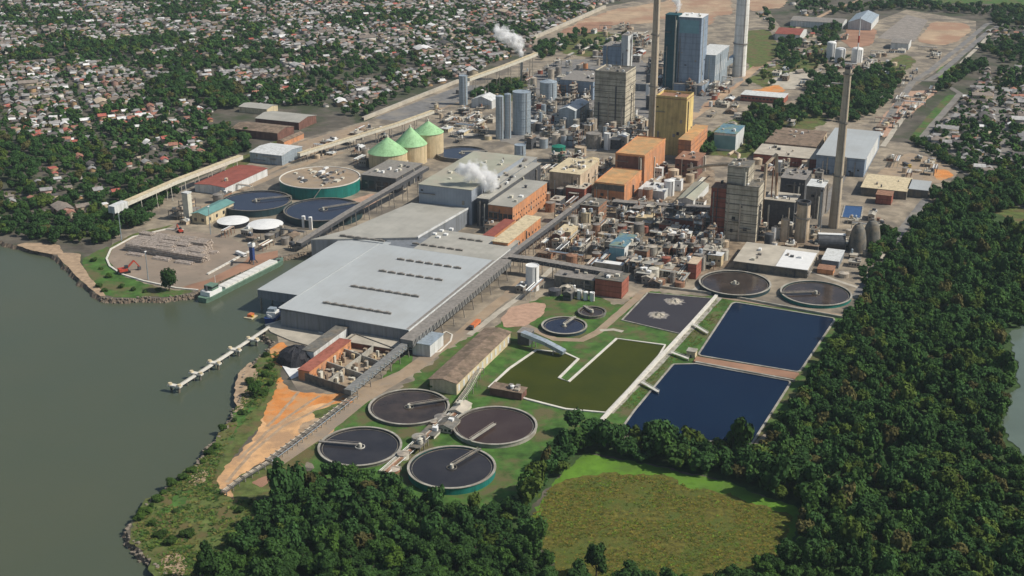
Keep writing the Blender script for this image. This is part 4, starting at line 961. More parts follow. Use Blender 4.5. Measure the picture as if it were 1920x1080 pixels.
wh = part('wheelhouse', MB().rect(a, d, s, 8, 16, -3.8, 3.8, 4.5, 8.2), M['hull'], t); part('window', MB().rect(a, d, s, 7.9, 16.1, -3.85, 3.85, 6.2, 7.4), M['window'], wh)
part('funnel', MB().cyl(*(a + d * 6), 1, .9, 4.5, 9, 10), M['dark_steel'], t); part('mast', MB().cyl(*(a + d * 17), .2, .15, 4.5, 14, 6), M['white'], t)
for q in (2, -2): part('winch', MB().rect(a, d, s, L - 9, L - 7, q - .8, q + .8, 1, 2.2), M['dark_steel'], t)
a, b = G2(505, 603, -1), G2(534, 577, -1)
hm, d, s, L = hullmesh(a, b, 10, WZ - .5, 1.2)
t = thing('ship', 'blue and white vessel berthed under the warehouse roof', 'ship', (*((a + b) / 2), WZ))
part('hull', hm, M['blue_paint'], t); part('deckhouse', MB().rect(a, d, s, 3, 11, -3.5, 3.5, 1.2, 5), M['white'], t); part('bridge', MB().rect(a, d, s, 4, 9, -2.8, 2.8, 5, 7.5), M['silo_grey'], t)
for q in range(3): part('deck_gear', MB().rect(a, d, s, .5 + q * .8, 1.2 + q * .8, -3 + q * 2, -1.5 + q * 2, 1.2, 2.6 + q * .4), M['white'], t)
q = G2(470, 595, WZ)
t = thing('buoy', 'small orange and cream work raft floating off the dock', 'raft', (q.x, q.y, WZ))
part('raft', MB().rect(q, UA, VA, -4, 4, -3.5, 3.5, WZ - .2, WZ + .9), M['wall_cream'], t); part('cabin', MB().rect(q, UA, VA, -2, 2.5, -1.5, 1.8, WZ + .9, WZ + 3), M['orange_paint'], t); part('drum', MB().cyl(q.x + 2, q.y - 2, .8, .8, WZ + .9, WZ + 2.4, 10), M['yellow_paint'], t)
# ---- log yard
single('kerb_ring', MB().kerb(gp([(372, 545), (330, 541), (270, 528), (228, 515), (206, 500), (200, 486), (208, 468), (250, 445), (310, 431), (345, 432)]), 1.6, 0, 1.0), M['white_concrete'], 'white kerb wall curving round the log yard', 'kerb')
def log_stack(c, L, w, h, lab, seed):
    r = random.Random(seed); t = thing('log_stack', lab, 'log stack', (c.x, c.y, .1), 'log stacks on the paved yard')
    mb = MB(); n = int(w / 1.0); lay = max(2, int(h / .9))
    for k in range(lay):
        for i in range(n - (k > lay * .5) * k // 2):
            y = -w / 2 + (i + .5) * w / n + r.uniform(-.3, .3) + (k % 2) * .4
            z = .15 + .45 + k * .85; j = r.uniform(-.9, .9); rad = r.uniform(.4, .56)
            p, q = c - VA * (L / 2 + j) + UA * y, c + VA * (L / 2 - j) + UA * y
            mb.tube([(p.x, p.y, z), (q.x, q.y, z + r.uniform(-.2, .2))], rad, 5)
    part('log_pile', mb, M['log'], t)
    return t
k = 0
ords = ('first', 'second', 'third', 'fourth', 'fifth', 'sixth')
rn = ('rear', 'second', 'middle', 'fourth', 'front')
for ri in range(5):
    f = ri / 4
    a = G2(268 + (243 - 268) * f, 449 + (467 - 449) * f); b = G2(398 - 14 * f + rnd.uniform(-6, 6), 462 + (491 - 462) * f)
    n = 5
    for i in range(n):
        c = a + (b - a) * ((i + .5) / n); Lg = (b - a).length / n - .4
        k += 1
        log_stack(c, Lg, 10.2, 7.5 + rnd.uniform(-1.0, .8), '%s grey log stack from the river in the %s row of the log yard' % (ords[i], rn[ri]), k)
for i, (x, y, lab) in enumerate(((254, 479, 'low log stack lying in front of the big piles'), (304, 487, 'low yellowish log stack below the middle of the piles'), (345, 494, 'small log stack near the corner of the piles'), (372, 487, 'yellowish log stack at the end of the front row'), (392, 474, 'short log stack beside the yellow patch'))):
    log_stack(G2(x, y), 16, 6, 2.6, lab, 40 + i)
for i in range(12):
    x, y = 392 + i * 6.6, 514 - i * 3.6
    q = G2(x, y); single('barrier_block', MB().rect(q, UA, VA, -2.3, 2.3, -1, 1, 0, 1.3), M['white_concrete'], 'white concrete barrier block in the line along the quay road', 'barrier', 'white barrier blocks along the quay road')
def vehicle(name, label, cat, x, y, m, L=9, w=2.6, cargo='orange_paint', ang=0, group=None):
    q = G2(x, y); u = Vector((UA.x * math.cos(ang) - UA.y * math.sin(ang), UA.x * math.sin(ang) + UA.y * math.cos(ang))); v = Vector((u.y, -u.x))
    t = thing(name, label, cat, (q.x, q.y, .2), group)
    part('chassis', MB().rect(q, u, v, -L / 2, L / 2, -w * .4, w * .4, .7, 1.1), M['dark_steel'], t)
    cb = part('cab', MB().rect(q, u, v, -L / 2, -L / 2 + 2.3, -w / 2, w / 2, 1.1, 3.3), M[m], t)
    part('windscreen', MB().rect(q, u, v, -L / 2 - .06, -L / 2 + .2, -w * .44, w * .44, 2.1, 3.0), M['window'], cb)
    part('load_bed', MB().rect(q, u, v, -L / 2 + 2.6, L / 2, -w / 2, w / 2, 1.1, 3.4), M[cargo], t)
    for a in (-L / 2 + 1.2, L / 2 - 1.2, L / 2 - 2.6):
        for b in (-1, 1):
            c = q + u * a + v * b * w * .42; part('wheel', MB().tube([(c.x - v.x * .2, c.y - v.y * .2, .7), (c.x + v.x * .2, c.y + v.y * .2, .7)], .55, 10), M['tyre'], t)
    return t
vehicle('truck', 'red lorry with a dark cab on the road beside the great warehouse', 'lorry', 890, 613, 'dark_steel', 15, 3.4, 'orange_paint')
vehicle('truck', 'white lorry parked beside the barrier blocks', 'lorry', 452, 480, 'white', 12, 3, 'white', 1.2)
vehicle('truck', 'yellow lorry on the bare ground beyond the white roofs', 'lorry', 1700, 312, 'yellow_paint', 14, 3.2, 'dark_steel', .6)
vehicle('truck', 'small white lorry on the tan road beside the lawn', 'lorry', 775, 655, 'white', 8, 2.6, 'white')
def excavator(label, x, y, m, ang=0.0, s=1.5):
    q = G2(x, y); u = Vector((math.cos(ang), math.sin(ang))); v = Vector((u.y, -u.x)); t = thing('excavator', label, 'excavator', (q.x, q.y, .2))
    for b in (-1, 1): part('track', MB().rect(q, u, v, -2.2 * s, 2.2 * s, b * 1.3 * s - .4 * s, b * 1.3 * s + .4 * s, 0, 1 * s), M['tyre'], t)
    part('body', MB().rect(q, u, v, -2.2 * s, 1.2 * s, -1.4 * s, 1.4 * s, 1.05 * s, 2.2 * s), M[m], t); part('cab', MB().rect(q, u, v, .1 * s, 1.5 * s, .2 * s, 1.3 * s, 2.2 * s, 3.4 * s), M['window'], t)
    e = q + u * 1.2 * s; k1 = e + u * 3.2 * s; k2 = e + u * 5.2 * s
    part('boom', MB().beam((*e, 1.8 * s), (*k1, 4.6 * s), .6 * s).beam((*k1, 4.6 * s), (*k2, 1.6 * s), .45 * s), M[m], t); part('bucket', MB().rect(k2, u, v, -.6 * s, .5 * s, -.7 * s, .7 * s, .3 * s, 1.6 * s), M['dark_steel'], t)
excavator('red log loader standing at the rounded end of the log yard', 233, 512, 'red_paint', .6, 2.0)
excavator('red machine behind the rear row of log stacks', 338, 436, 'red_paint', 2.2, 1.3)
t = thing('crane', 'blue and white quay crane beside the river barge', 'crane', G(473, 492))
q = G2(474, 494)
part('tower', MB().rect(q, UA, VA, -1.6, 1.6, -1.6, 1.6, 3, 15), M['blue_paint'], t); part('cab', MB().rect(q, UA, VA, -2, 2, -2.4, 2.4, 15, 18), M['white'], t)
part('jib', MB().beam((q.x, q.y, 18), (*(q + VA * 12 - UA * 6), 26), 1.0), M['cream_steel'], t)
for i, j in ((-3, -3), (3, -3), (3, 3), (-3, 3)): part('leg', MB().beam((*(q + UA * i + VA * j), 0), (*(q + UA * i * .4 + VA * j * .4), 4), .8), M['dark_steel'], t)
for x, y, h, lab in ((588 / 3 + 32, 430 + 22, 26, 'thin lamp pole at the woodland side of the log yard'), (278, 525, 24, 'thin lamp pole inside the curved kerb of the log yard'), (395, 440, 26, 'thin lamp pole between the log stacks and domed tanks')):
    q = G2(x, y); t = thing('lamp_post', lab, 'lamp post', (q.x, q.y, 0), 'lamp posts of the log yard')
    part('pole', MB().cyl(q.x, q.y, .45, .25, 0, h, 8), M['silo_grey'], t); part('lamp', MB().rect(q, UA, VA, -1.2, 1.2, -.5, .5, h, h + .5), M['white'], t)
# ---- buildings beside the log yard and upstream
bldg('red_shed', 'long low shed with a dark red roof beside the cream conveyor', 'shed', (369, 343), (422, 352), (494, 315), 8, 'wall_white', 'red_roof', 'gable', rise=1.2)
bldg('teal_house', 'cream house with a pale teal roof below the dark blue tank', 'house', (362, 399), (386, 404), (428, 378), 9, 'wall_cream', 'teal_roof', 'gable', rise=2, over=1, win=[('right', 1, 4, 3, 3, 4, 1), ('front', 1, 2, 3, 3, 4, 1)])
bldg('grey_hall', 'pale grey hall with a white roof edge behind the red roofed shed', 'hall', (464, 287), (528, 292), (560, 274), 11, 'silo_grey', 'wall_white', 'cross', rise=2)
bldg('filter_building', 'dark steel filter building with open bays beside the turquoise tank', 'process building', (676, 328), (742, 335), (792, 307), 15, 'dark_steel', 'steel', units=12, seed=21, win=[('front', 1, 5, 6, 8, 6, 1)])
bldg('town_shed', 'long grey shed with an open dark side beyond the woodland', 'shed', (478, 222), (560, 230), (610, 218), 9, 'brick_dark', 'roof_old', 'cross', rise=3)
bldg('town_shed', 'brown roofed depot beyond the cream conveyor', 'shed', (430, 242), (520, 250), (560, 238), 9, 'brick_dark', 'tile_brown', 'cross', rise=3)
bldg('town_shed', 'low pale shed along the upper depot yard', 'shed', (415, 212), (500, 205), (530, 198), 7, 'wall_cream', 'roof_old', 'cross', rise=2)
bldg('orange_shed', 'narrow orange walled shed beside the dirt road', 'shed', (520, 264), (532, 266), (572, 250), 6, 'orange', 'tile_brown', 'gable')
# ---- right side of the mill
bldg('big_store', 'large blue grey warehouse with white side walls behind the beige chimney', 'warehouse', (1541, 277), (1622, 299), (1667, 249), 19, 'boiler_blue', 'roof_new', 'flat', over=.8, win=[('right', 1, 1, 96, 15, 10, 1, 'wall_white')], doors=2)
bldg('flat_store', 'wide brown grey shed roof left of the large blue warehouse', 'shed', (1432, 270), (1530, 276), (1562, 248), 9, 'beige', 'tile_brown', units=6, seed=3)
bldg('flat_store', 'long pinkish shed in front of the brown grey roof', 'shed', (1410, 292), (1536, 300), (1556, 282), 10, 'brick', 'pale_pave', units=8, seed=4)
OS = bldg('open_store', 'flat roofed open store with a bright white roof end above the clarifiers', 'store', (1378, 488), (1514, 507), (1540, 472), 7, 'dark_concrete', 'pale_pave', units=7, seed=9, over=1.0)
q0, la_, lb_ = foot((1455, 498), (1514, 507), (1538, 476), 7.6)
part('roof_panel', MB().rect(q0, UA, VA, 0, la_, 0, lb_, 7.52, 7.9), M['white'], OS)
bldg('white_shed', 'small white roofed shed right of the open store', 'shed', (1541, 487), (1573, 491), (1582, 470), 6, 'wall_blue', 'wall_white')
bldg('brick_shed', 'little red shed below the white roofed shed', 'shed', (1532, 505), (1562, 508), (1570, 500), 4, 'orange', 'rust')
t = thing('horizontal_tank', 'dark horizontal tank with a white top beside the tall beige chimney', 'tank', G(1560, 452))
a, b = G(1533, 452, 7), G(1584, 454, 7)
part('shell', MB().tube([a, b], 6.5, 20), M['dark_steel'], t); part('walkway', MB().beam(a + Vector((0, 0, 6.8)), b + Vector((0, 0, 6.8)), 4.5, .6), M['white'], t)
for f in (.2, .8): part('saddle', MB().beam((a + (b - a) * f) - Vector((0, 0, 7)), (a + (b - a) * f) - Vector((0, 0, 4)), 4), M['concrete'], t)
pond('pond_water', [(1578, 408), (1584, 386), (1618, 388), (1614, 412)], 'blue_tarp', .3, 'low wall round the small blue basin beside the tall chimney', 'concrete', 1.2)
for x, y, w, lab in ((1606, 470, 34, 'grey tapering storage dome beside the woodland'), (1632, 462, 34, 'grey tapering storage dome with shrubs against it')):
    p = G2(x, y); r = w / 2 * mpp(x, y); t = thing('storage_dome', lab, 'dome', (p.x, p.y, 0), 'grey storage domes'); hh = 24; d = MB()
    for i in range(7):
        a0, a1 = i / 7 * 1.5, (i + 1) / 7 * 1.5; d.cyl(p.x, p.y, r * math.cos(a0) ** .7, r * max(.05, math.cos(a1)) ** .7, hh * math.sin(a0), hh * math.sin(a1), 24, i == 6)
    part('shell', d, M['dark_concrete'], t, True); part('cap', MB().cyl(p.x, p.y, 1.4, 1.4, hh - .3, hh + 1.6, 10), M['steel'], t)
bldg('workshop', 'long cream roofed workshop beyond the dark trees', 'workshop', (1614, 352), (1700, 360), (1724, 336), 8, 'dark_concrete', 'wall_cream', units=3, seed=1)
bldg('workshop', 'grey roofed workshop next to the long cream roof', 'workshop', (1702, 354), (1740, 358), (1758, 342), 8, 'dark_concrete', 'roof_new')
bldg('brick_shed', 'brick red square shed below the long cream roof', 'shed', (1642, 366), (1672, 368), (1680, 360), 9, 'brick', 'rust')
bldg('blue_process_house', 'teal and blue roofed process house with white corrugated side in the pipe yard', 'process building', (1143, 460), (1171, 464), (1197, 442), 15, 'wall_white', 'blue_roof', units=2, win=[('front', 1, 4, 3.2, 13, 7, 1, 'teal_light')])
bldg('blue_process_house', 'pale blue process house with a white side behind the round duct', 'process building', (1340, 248), (1380, 252), (1398, 236), 20, 'wall_white', 'blue_roof', units=3, win=[('front', 1, 5, 5, 15, 10, 1, 'teal_light')])
bldg('brick_block', 'red brick block beside the tan path above the lawn', 'block', (1114, 524), (1166, 529), (1182, 515), 14, 'brick', 'dark_concrete', units=4, seed=3)
bldg('concrete_block', 'long grey concrete block left of the red brick block', 'block', (1038, 518), (1113, 527), (1126, 516), 11, 'dark_concrete', 'steel', units=4, seed=7)
bldg('slab_canopy', 'thin white slab roof below the teal process house', 'canopy', (1115, 492), (1166, 498), (1172, 494), 5, 'concrete', 'white')
bldg('brick_shed', 'narrow red and white pump house at the corner of the left rear clarifier', 'pump house', (1290, 494), (1306, 496), (1318, 484), 13, 'brick', 'beige')
bldg('red_office', 'long red office with a white roof edge among the trees', 'office', (1386, 180), (1470, 184), (1482, 176), 8, 'brick', 'wall_white', win=[('front', 1, 12, 3, 2.2, 4.5, 1)])
bldg('red_office', 'red roofed building far behind the thick pale chimney', 'office', (1452, 64), (1500, 66), (1508, 54), 10, 'wall_white', 'red_roof', 'cross', rise=5)
bldg('domed_hall', 'pale grey arched hall beyond the white tanks', 'hall', (1590, 42), (1634, 44), (1650, 28), 12, 'wall_white', 'silo_grey', 'gable', rise=7)
bldg('white_depot', 'white depot building on the gravel beside the tan lot', 'depot', (1672, 78), (1704, 82), (1712, 74), 10, 'wall_white', 'steel', 'cross', rise=3)
bldg('earth_shed', 'long grey shed at the top of the bare earth slope', 'shed', (1480, 40), (1580, 44), (1590, 36), 10, 'wall_white', 'steel', 'cross', rise=3)
for x, y, lab in ((1650, 70, 'rear'), (1667, 60, 'middle'), (1684, 50, 'front')): pass

for nm, n in (('yellow_tower', 9), ('tower_block', 14), ('digester_tower', 14), ('upper_tower', 6), ('brick_bay', 7), ('recovery_boiler', 8), ('stair_tower', 6), ('orange_hall', 6), ('orange_hall.001', 7), ('machine_hall', 9), ('big_store', 8), ('boiler_house', 10),
              ('boiler_house.001', 10), ('boiler_house.002', 10), ('process_block', 10), ('process_block.001', 8), ('process_block.002', 5), ('precipitator', 5), ('frame_block', 16), ('brick_block', 9), ('brick_block.001', 8), ('concrete_block', 10), ('mill_building', 8), ('mill_building.001', 5), ('mill_building.002', 12),
              ('filter_building', 9), ('paper_hall', 9), ('annex', 8), ('brick_hall', 8), ('open_store', 8), ('flat_store', 8), ('flat_store.001', 8), ('grey_hall', 4)):
    if nm in FPS: facade(FPS[nm][5], n, len(nm) * 7 + n)
    else: print('no', nm)
# ================================================================== crowded process yards
MARKS = [(1170, 470, 'teal process house'), (1390, 400, 'banded process tower'), (1225, 240, 'slender chimney'), (1150, 190, 'cream tower block'), (980, 220, 'fat grey silo'), (1180, 310, 'orange halls'),
         (1140, 540, 'red brick block'), (1290, 230, 'yellow block'), (1000, 520, 'white flat lidded tank'), (1500, 420, 'short fat chimney'), (770, 270, 'green cone silos'), (600, 340, 'turquoise tank'),
         (1300, 100, 'tall boiler building'), (1450, 480, 'open store'), (1380, 530, 'rear clarifiers'), (850, 820, 'front clarifiers'), (480, 375, 'dark blue tank'), (1600, 270, 'large blue warehouse'), (1050, 340, 'vented cream block'), (900, 330, 'machine hall'), (1280, 300, 'brown brick block')]
def mark(x, y): return min(MARKS, key=lambda m: (m[0] - x) ** 2 + (2 * (m[1] - y)) ** 2)[2]
used = {}
def uniq(lab):
    used[lab] = used.get(lab, 0) + 1; return lab
sizes = lambda s, a, b: 'small' if s < a else ('large' if s > b else 'mid sized')
colname = dict(steel='grey', dark_steel='dark', rust='rusty brown', pipe='pale', cream_steel='cream', beige='beige', brick_dark='brown brick', concrete='concrete', dark_concrete='dark concrete', white='white', silo_grey='blue grey', brick='red brick', wall_cream='cream', pale_pave='tan', tile_brown='brown', wall_white='white', roof_old='grey', orange='orange', tower_cream_dull='dull cream', silo_wall='sandy')
def in_poly(x, y, poly):
    c = False; j = len(poly) - 1
    for i in range(len(poly)):
        (xi, yi), (xj, yj) = poly[i], poly[j]
        if (yi > y) != (yj > y) and x < (xj - xi) * (y - yi) / (yj - yi) + xi: c = not c
        j = i
    return c
def frame_unit(x, y, w, d, n, r, lab):
    q = G2(x, y); t = thing('process_unit', lab, 'process unit', (q.x, q.y, 0), lab + ' repeats')
    fr = MB(); z = 0; hs = [r.uniform(3.6, 5) for _ in range(n)]; top = sum(hs)
    fm = M[r.choice(['steel', 'rust', 'dark_steel', 'cream_steel'])]
    for a in (-w / 2, 0, w / 2):
        for b in (-d / 2, d / 2): part('post', MB().rect(q, UA, VA, a - .25, a + .25, b - .25, b + .25, 0, top + 1), fm, t)
    for h in hs:
        z += h
        part('floor', MB().rect(q, UA, VA, -w / 2 - .2, w / 2 + .2, -d / 2 - .2, d / 2 + .2, z - .15, z + .15), M[r.choice(['concrete', 'steel', 'dark_concrete', 'pale_pave', 'tile_brown'])], t)
        for k in range(r.randint(1, 3)):
            c = q + UA * r.uniform(-w * .38, w * .38) + VA * r.uniform(-d * .36, d * .36); rr = r.uniform(.7, 1.8)
            m = M[r.choice(['pipe', 'cream_steel', 'silo_grey', 'rust', 'white', 'beige', 'dark_steel'])]
            if r.random() < .5: part('vessel', MB().cyl(c.x, c.y, rr, rr, z + .15, z + r.uniform(2, 3.4), 12).cyl(c.x, c.y, rr, rr * .4, z + 3.39, z + 3.9, 12), m, t)
            else: part('vessel', MB().rect(c, UA, VA, -rr, rr, -rr, rr, z + .15, z + r.uniform(1.5, 3)), m, t)
    return t
def clutter(poly, n, seed, pal, hmul=1.0, mix=(.3, .25, .25, .2), gap=9.0):
    r = random.Random(seed); xs = [p[0] for p in poly]; ys = [p[1] for p in poly]; k = 0; spots = []
    for _ in range(n * 40):
        if k >= n: break
        x, y = r.uniform(min(xs), max(xs)), r.uniform(min(ys), max(ys))
        if not in_poly(x, y, poly): continue
        q = G2(x, y)
        if any((q - s).length < gap for s in spots): continue
        spots.append(q); k += 1; m = mark(x, y); c = r.choice(pal); f = r.random()
        if f < mix[0]:
            rad = r.uniform(2, 5); h = r.uniform(4, 11) * hmul
            lab = uniq('%s %s tank near the %s' % (sizes(rad, 2.8, 4.2), colname[c], m)); t = thing('storage_tank', lab, 'tank', (q.x, q.y, 0), lab + ' repeats')
            part('shell', MB().cyl(q.x, q.y, rad, rad, 0, h, 18, False), M[c], t); part('roof', MB().cyl(q.x, q.y, rad * 1.03, rad * .1, h, h + rad * .25, 18, True, True), M[r.choice(['pipe', 'steel', c])], t)
            part('pipe', MB().tube([(q.x + rad + .4, q.y, 0), (q.x + rad + .4, q.y, h + 1), (q.x, q.y, h + 1.2)], .25, 6), M['pipe'], t)
        elif f < mix[0] + mix[1]:
            w, d = r.uniform(6, 14), r.uniform(5, 10)
            frame_unit(x, y, w, d, max(1, int(r.uniform(1.2, 3.6) * hmul)), r, uniq('open steel frame with %s vessels near the %s' % (('stacked', 'few', 'mixed')[k % 3], m)))
        elif f < mix[0] + mix[1] + mix[2]:
            w, d, h = r.uniform(6, 17), r.uniform(5, 12), r.uniform(4, 10) * hmul
            rf = r.choice(['pale_pave', 'roof_old', 'tile_brown', 'wall_white', 'dark_concrete', 'concrete'])
            lab = uniq('%s %s plant room with %s roof near the %s' % (sizes(w, 8.5, 13.5), colname[c], colname[rf], m))
            bldg('plant_room', lab, 'plant room', None, None, None, h, c, rf, r.choice(['flat', 'flat', 'gable']), fp=(q - UA * w / 2 - VA * d / 2, w, d), units=r.randint(1, 4), seed=k, group=lab + ' repeats', win=[('front', 1, r.randint(2, 4), 1.6, 1.6, h * .55, 1)])
        else:
            a = r.choice([0, 0, 1]); L = r.uniform(14, 30); dirv = UA if a == 0 else VA
            A, B = q - dirv * L / 2, q + dirv * L / 2
            lab = uniq('%s pipe rack crossing the yard near the %s' % (('short', 'long')[L > 22], m))
            t = thing('pipe_rack', lab, 'pipe rack', (q.x, q.y, 0), lab + ' repeats'); fr = MB(); z = r.uniform(4, 8); s = Vector((-dirv.y, dirv.x)) * 2
            for i in range(4):
                cc = A + (B - A) * i / 3
                for sg in (-1, 1): fr.beam((*(cc + s * sg), 0), (*(cc + s * sg), z), .35)
                fr.beam((*(cc - s), z - .2), (*(cc + s), z - .2), .3)
            part('frame', fr, M[r.choice(['steel', 'rust', 'cream_steel'])], t)
            for i in range(5):
                o = s * (i / 2 - 1); rad = r.uniform(.18, .5)
                part('pipe', MB().tube([(*(A + o), z + rad), (*(B + o), z + rad)], rad, 6), M[r.choice(['pipe', 'cream_steel', 'rust', 'white', 'dark_steel', 'silo_grey'])], t)
PAL1 = ['beige', 'rust', 'pipe', 'cream_steel', 'brick_dark', 'concrete', 'rust', 'dark_concrete', 'silo_wall', 'wall_cream', 'brick', 'brick', 'rust', 'beige']
clutter([(1010, 470), (1060, 425), (1120, 385), (1330, 405), (1330, 440), (1370, 455), (1370, 485), (1290, 520), (1200, 525), (1175, 500), (1090, 500), (1020, 490)], 175, 3, PAL1, 1.15, (.28, .32, .22, .18), 7.0)
clutter([(1180, 500), (1290, 500), (1295, 530), (1240, 535), (1190, 525)], 16, 13, ['steel', 'dark_steel', 'dark_concrete', 'rust'], .9)
clutter([(985, 265), (1060, 240), (1120, 235), (1215, 240), (1215, 262), (1150, 285), (1120, 275), (1050, 270), (1000, 285)], 48, 5, ['steel', 'dark_steel', 'silo_grey', 'pipe', 'beige', 'concrete'], 1.3)
clutter([(985, 150), (1050, 120), (1110, 110), (1112, 200), (1050, 240), (995, 245), (990, 200)], 42, 6, ['steel', 'silo_grey', 'wall_white', 'pipe', 'brick', 'orange', 'dark_steel'], 1.4)
clutter([(1195, 180), (1220, 120), (1250, 100), (1262, 170), (1225, 230), (1200, 230)], 24, 7, ['steel', 'dark_steel', 'silo_grey', 'white'], 2.2)
clutter([(1020, 345), (1100, 340), (1110, 375), (1050, 420), (1020, 400)], 14, 8, ['rust', 'dark_steel', 'brick_dark', 'beige', 'steel'], 1.2)
clutter([(1195, 350), (1240, 310), (1330, 320), (1330, 385), (1190, 380)], 20, 9, ['white', 'beige', 'rust', 'brick_dark', 'wall_white', 'pipe'], 1.1)
clutter([(1430, 420), (1490, 430), (1560, 460), (1540, 475), (1440, 470), (1425, 450)], 12, 10, ['dark_steel', 'steel', 'concrete', 'white'], 1.2)
clutter([(1410, 305), (1530, 308), (1545, 345), (1450, 335)], 14, 11, ['beige', 'wall_white', 'rust', 'steel', 'brick'], 1.0)
clutter([(1585, 420), (1670, 380), (1690, 400), (1650, 440), (1660, 490), (1590, 530), (1560, 515), (1585, 490)], 16, 12, ['beige', 'concrete', 'pipe', 'rust'], .6)
clutter([(1330, 130), (1380, 120), (1420, 150), (1340, 180), (1310, 180)], 8, 14, ['steel', 'wall_white', 'silo_grey'], 1.0)
clutter([(820, 240), (900, 210), (925, 255), (900, 275), (830, 265)], 14, 15, ['pale_pave', 'beige', 'steel', 'wall_cream'], .7)
clutter([(680, 310), (800, 305), (810, 330), (700, 345)], 10, 16, ['dark_steel', 'steel', 'concrete'], 1.0)
clutter([(340, 395), (400, 360), (460, 350), (440, 362), (350, 420), (300, 425)], 9, 17, ['cream_steel', 'beige', 'rust', 'steel'], .8)
clutter([(500, 440), (570, 440), (590, 460), (520, 475), (470, 455), (400, 435)], 10, 18, ['dark_steel', 'steel', 'dark_concrete'], .7)
clutter([(1660, 300), (1740, 300), (1780, 330), (1680, 335)], 10, 19, ['beige', 'pale_pave', 'wall_cream', 'rust'], .5)
clutter([(1240, 145), (1300, 150), (1300, 175), (1230, 172)], 6, 20, ['silo_grey', 'white', 'steel'], 1.4)
clutter([(870, 745), (905, 740), (880, 770), (820, 820), (760, 870), (730, 890), (715, 882), (800, 800)], 9, 21, ['concrete', 'rust', 'cream_steel'], .35)
clutter([(965, 540), (1000, 548), (1080, 545), (1080, 575), (990, 556)], 6, 22, ['dark_steel', 'steel', 'dark_concrete'], .7)
clutter([(1340, 200), (1400, 190), (1520, 240), (1440, 268), (1380, 290)], 12, 23, ['pale_pave', 'wall_cream', 'tile_brown', 'wall_white'], .6)
clutter([(1400, 140), (1470, 90), (1560, 60), (1640, 100), (1690, 130), (1540, 180)], 40, 24, ['wall_white', 'pale_pave', 'brick', 'tile_brown'], .8)
clutter([(1640, 100), (1780, 90), (1720, 140), (1650, 200)], 26, 25, ['wall_white', 'pale_pave', 'tile_brown', 'beige'], .6)
clutter([(1060, 66), (1140, 50), (1230, 46), (1225, 110), (1180, 120), (1110, 110), (1020, 110)], 34, 26, ['wall_white', 'pale_pave', 'steel', 'beige', 'brick'], .9)
clutter([(1640, 250), (1690, 175), (1755, 170), (1740, 188), (1660, 262)], 26, 27, ['wall_cream', 'beige', 'rust', 'brick'], .35)
clutter([(545, 290), (690, 240), (740, 235), (700, 262), (600, 300)], 16, 28, ['pale_pave', 'beige', 'rust', 'steel'], .5)
clutter([(1200, 540 - 20), (1300, 525), (1310, 545), (1230, 540)], 6, 29, ['dark_steel', 'concrete', 'rust'], .7)
clutter([(870, 160), (940, 180), (930, 200), (870, 215), (840, 200)], 10, 30, ['steel', 'wall_white', 'dark_steel'], .8)

clutter([(990, 155), (1110, 115), (1112, 205), (1215, 215), (1215, 255), (1120, 282), (990, 270)], 70, 41, ['steel', 'silo_grey', 'pipe', 'dark_steel', 'rust', 'beige', 'concrete', 'white'], 1.5, (.25, .4, .15, .2), 6.5)
clutter([(1120, 70), (1215, 70), (1222, 130), (1110, 130)], 26, 42, ['steel', 'silo_grey', 'pipe', 'wall_white', 'dark_steel'], 1.2, (.25, .35, .25, .15), 8)
clutter([(1240, 100), (1262, 140), (1300, 165), (1400, 140), (1330, 185), (1240, 175)], 26, 43, ['steel', 'silo_grey', 'pipe', 'white', 'dark_steel'], 1.4, (.2, .45, .15, .2), 7)
clutter([(1000, 330), (1030, 300), (1120, 300), (1150, 330), (1110, 350), (1020, 345)], 22, 44, ['rust', 'pipe', 'beige', 'dark_steel', 'brick_dark'], 1.2, (.2, .45, .15, .2), 7)
clutter([(905, 395), (960, 412), (930, 440), (900, 430)], 9, 45, ['pipe', 'steel', 'wall_white', 'dark_steel'], .9, (.2, .4, .2, .2), 6)
clutter([(820, 200), (930, 200), (925, 260), (840, 240), (800, 215)], 22, 46, ['pale_pave', 'pipe', 'beige', 'wall_cream', 'steel'], .7)
clutter([(640, 290), (720, 262), (740, 300), (680, 312)], 9, 47, ['steel', 'dark_steel', 'pipe'], .7)
clutter([(1310, 190), (1370, 160), (1390, 185), (1330, 225)], 9, 48, ['wall_white', 'pale_pave', 'brick', 'rust'], .7)
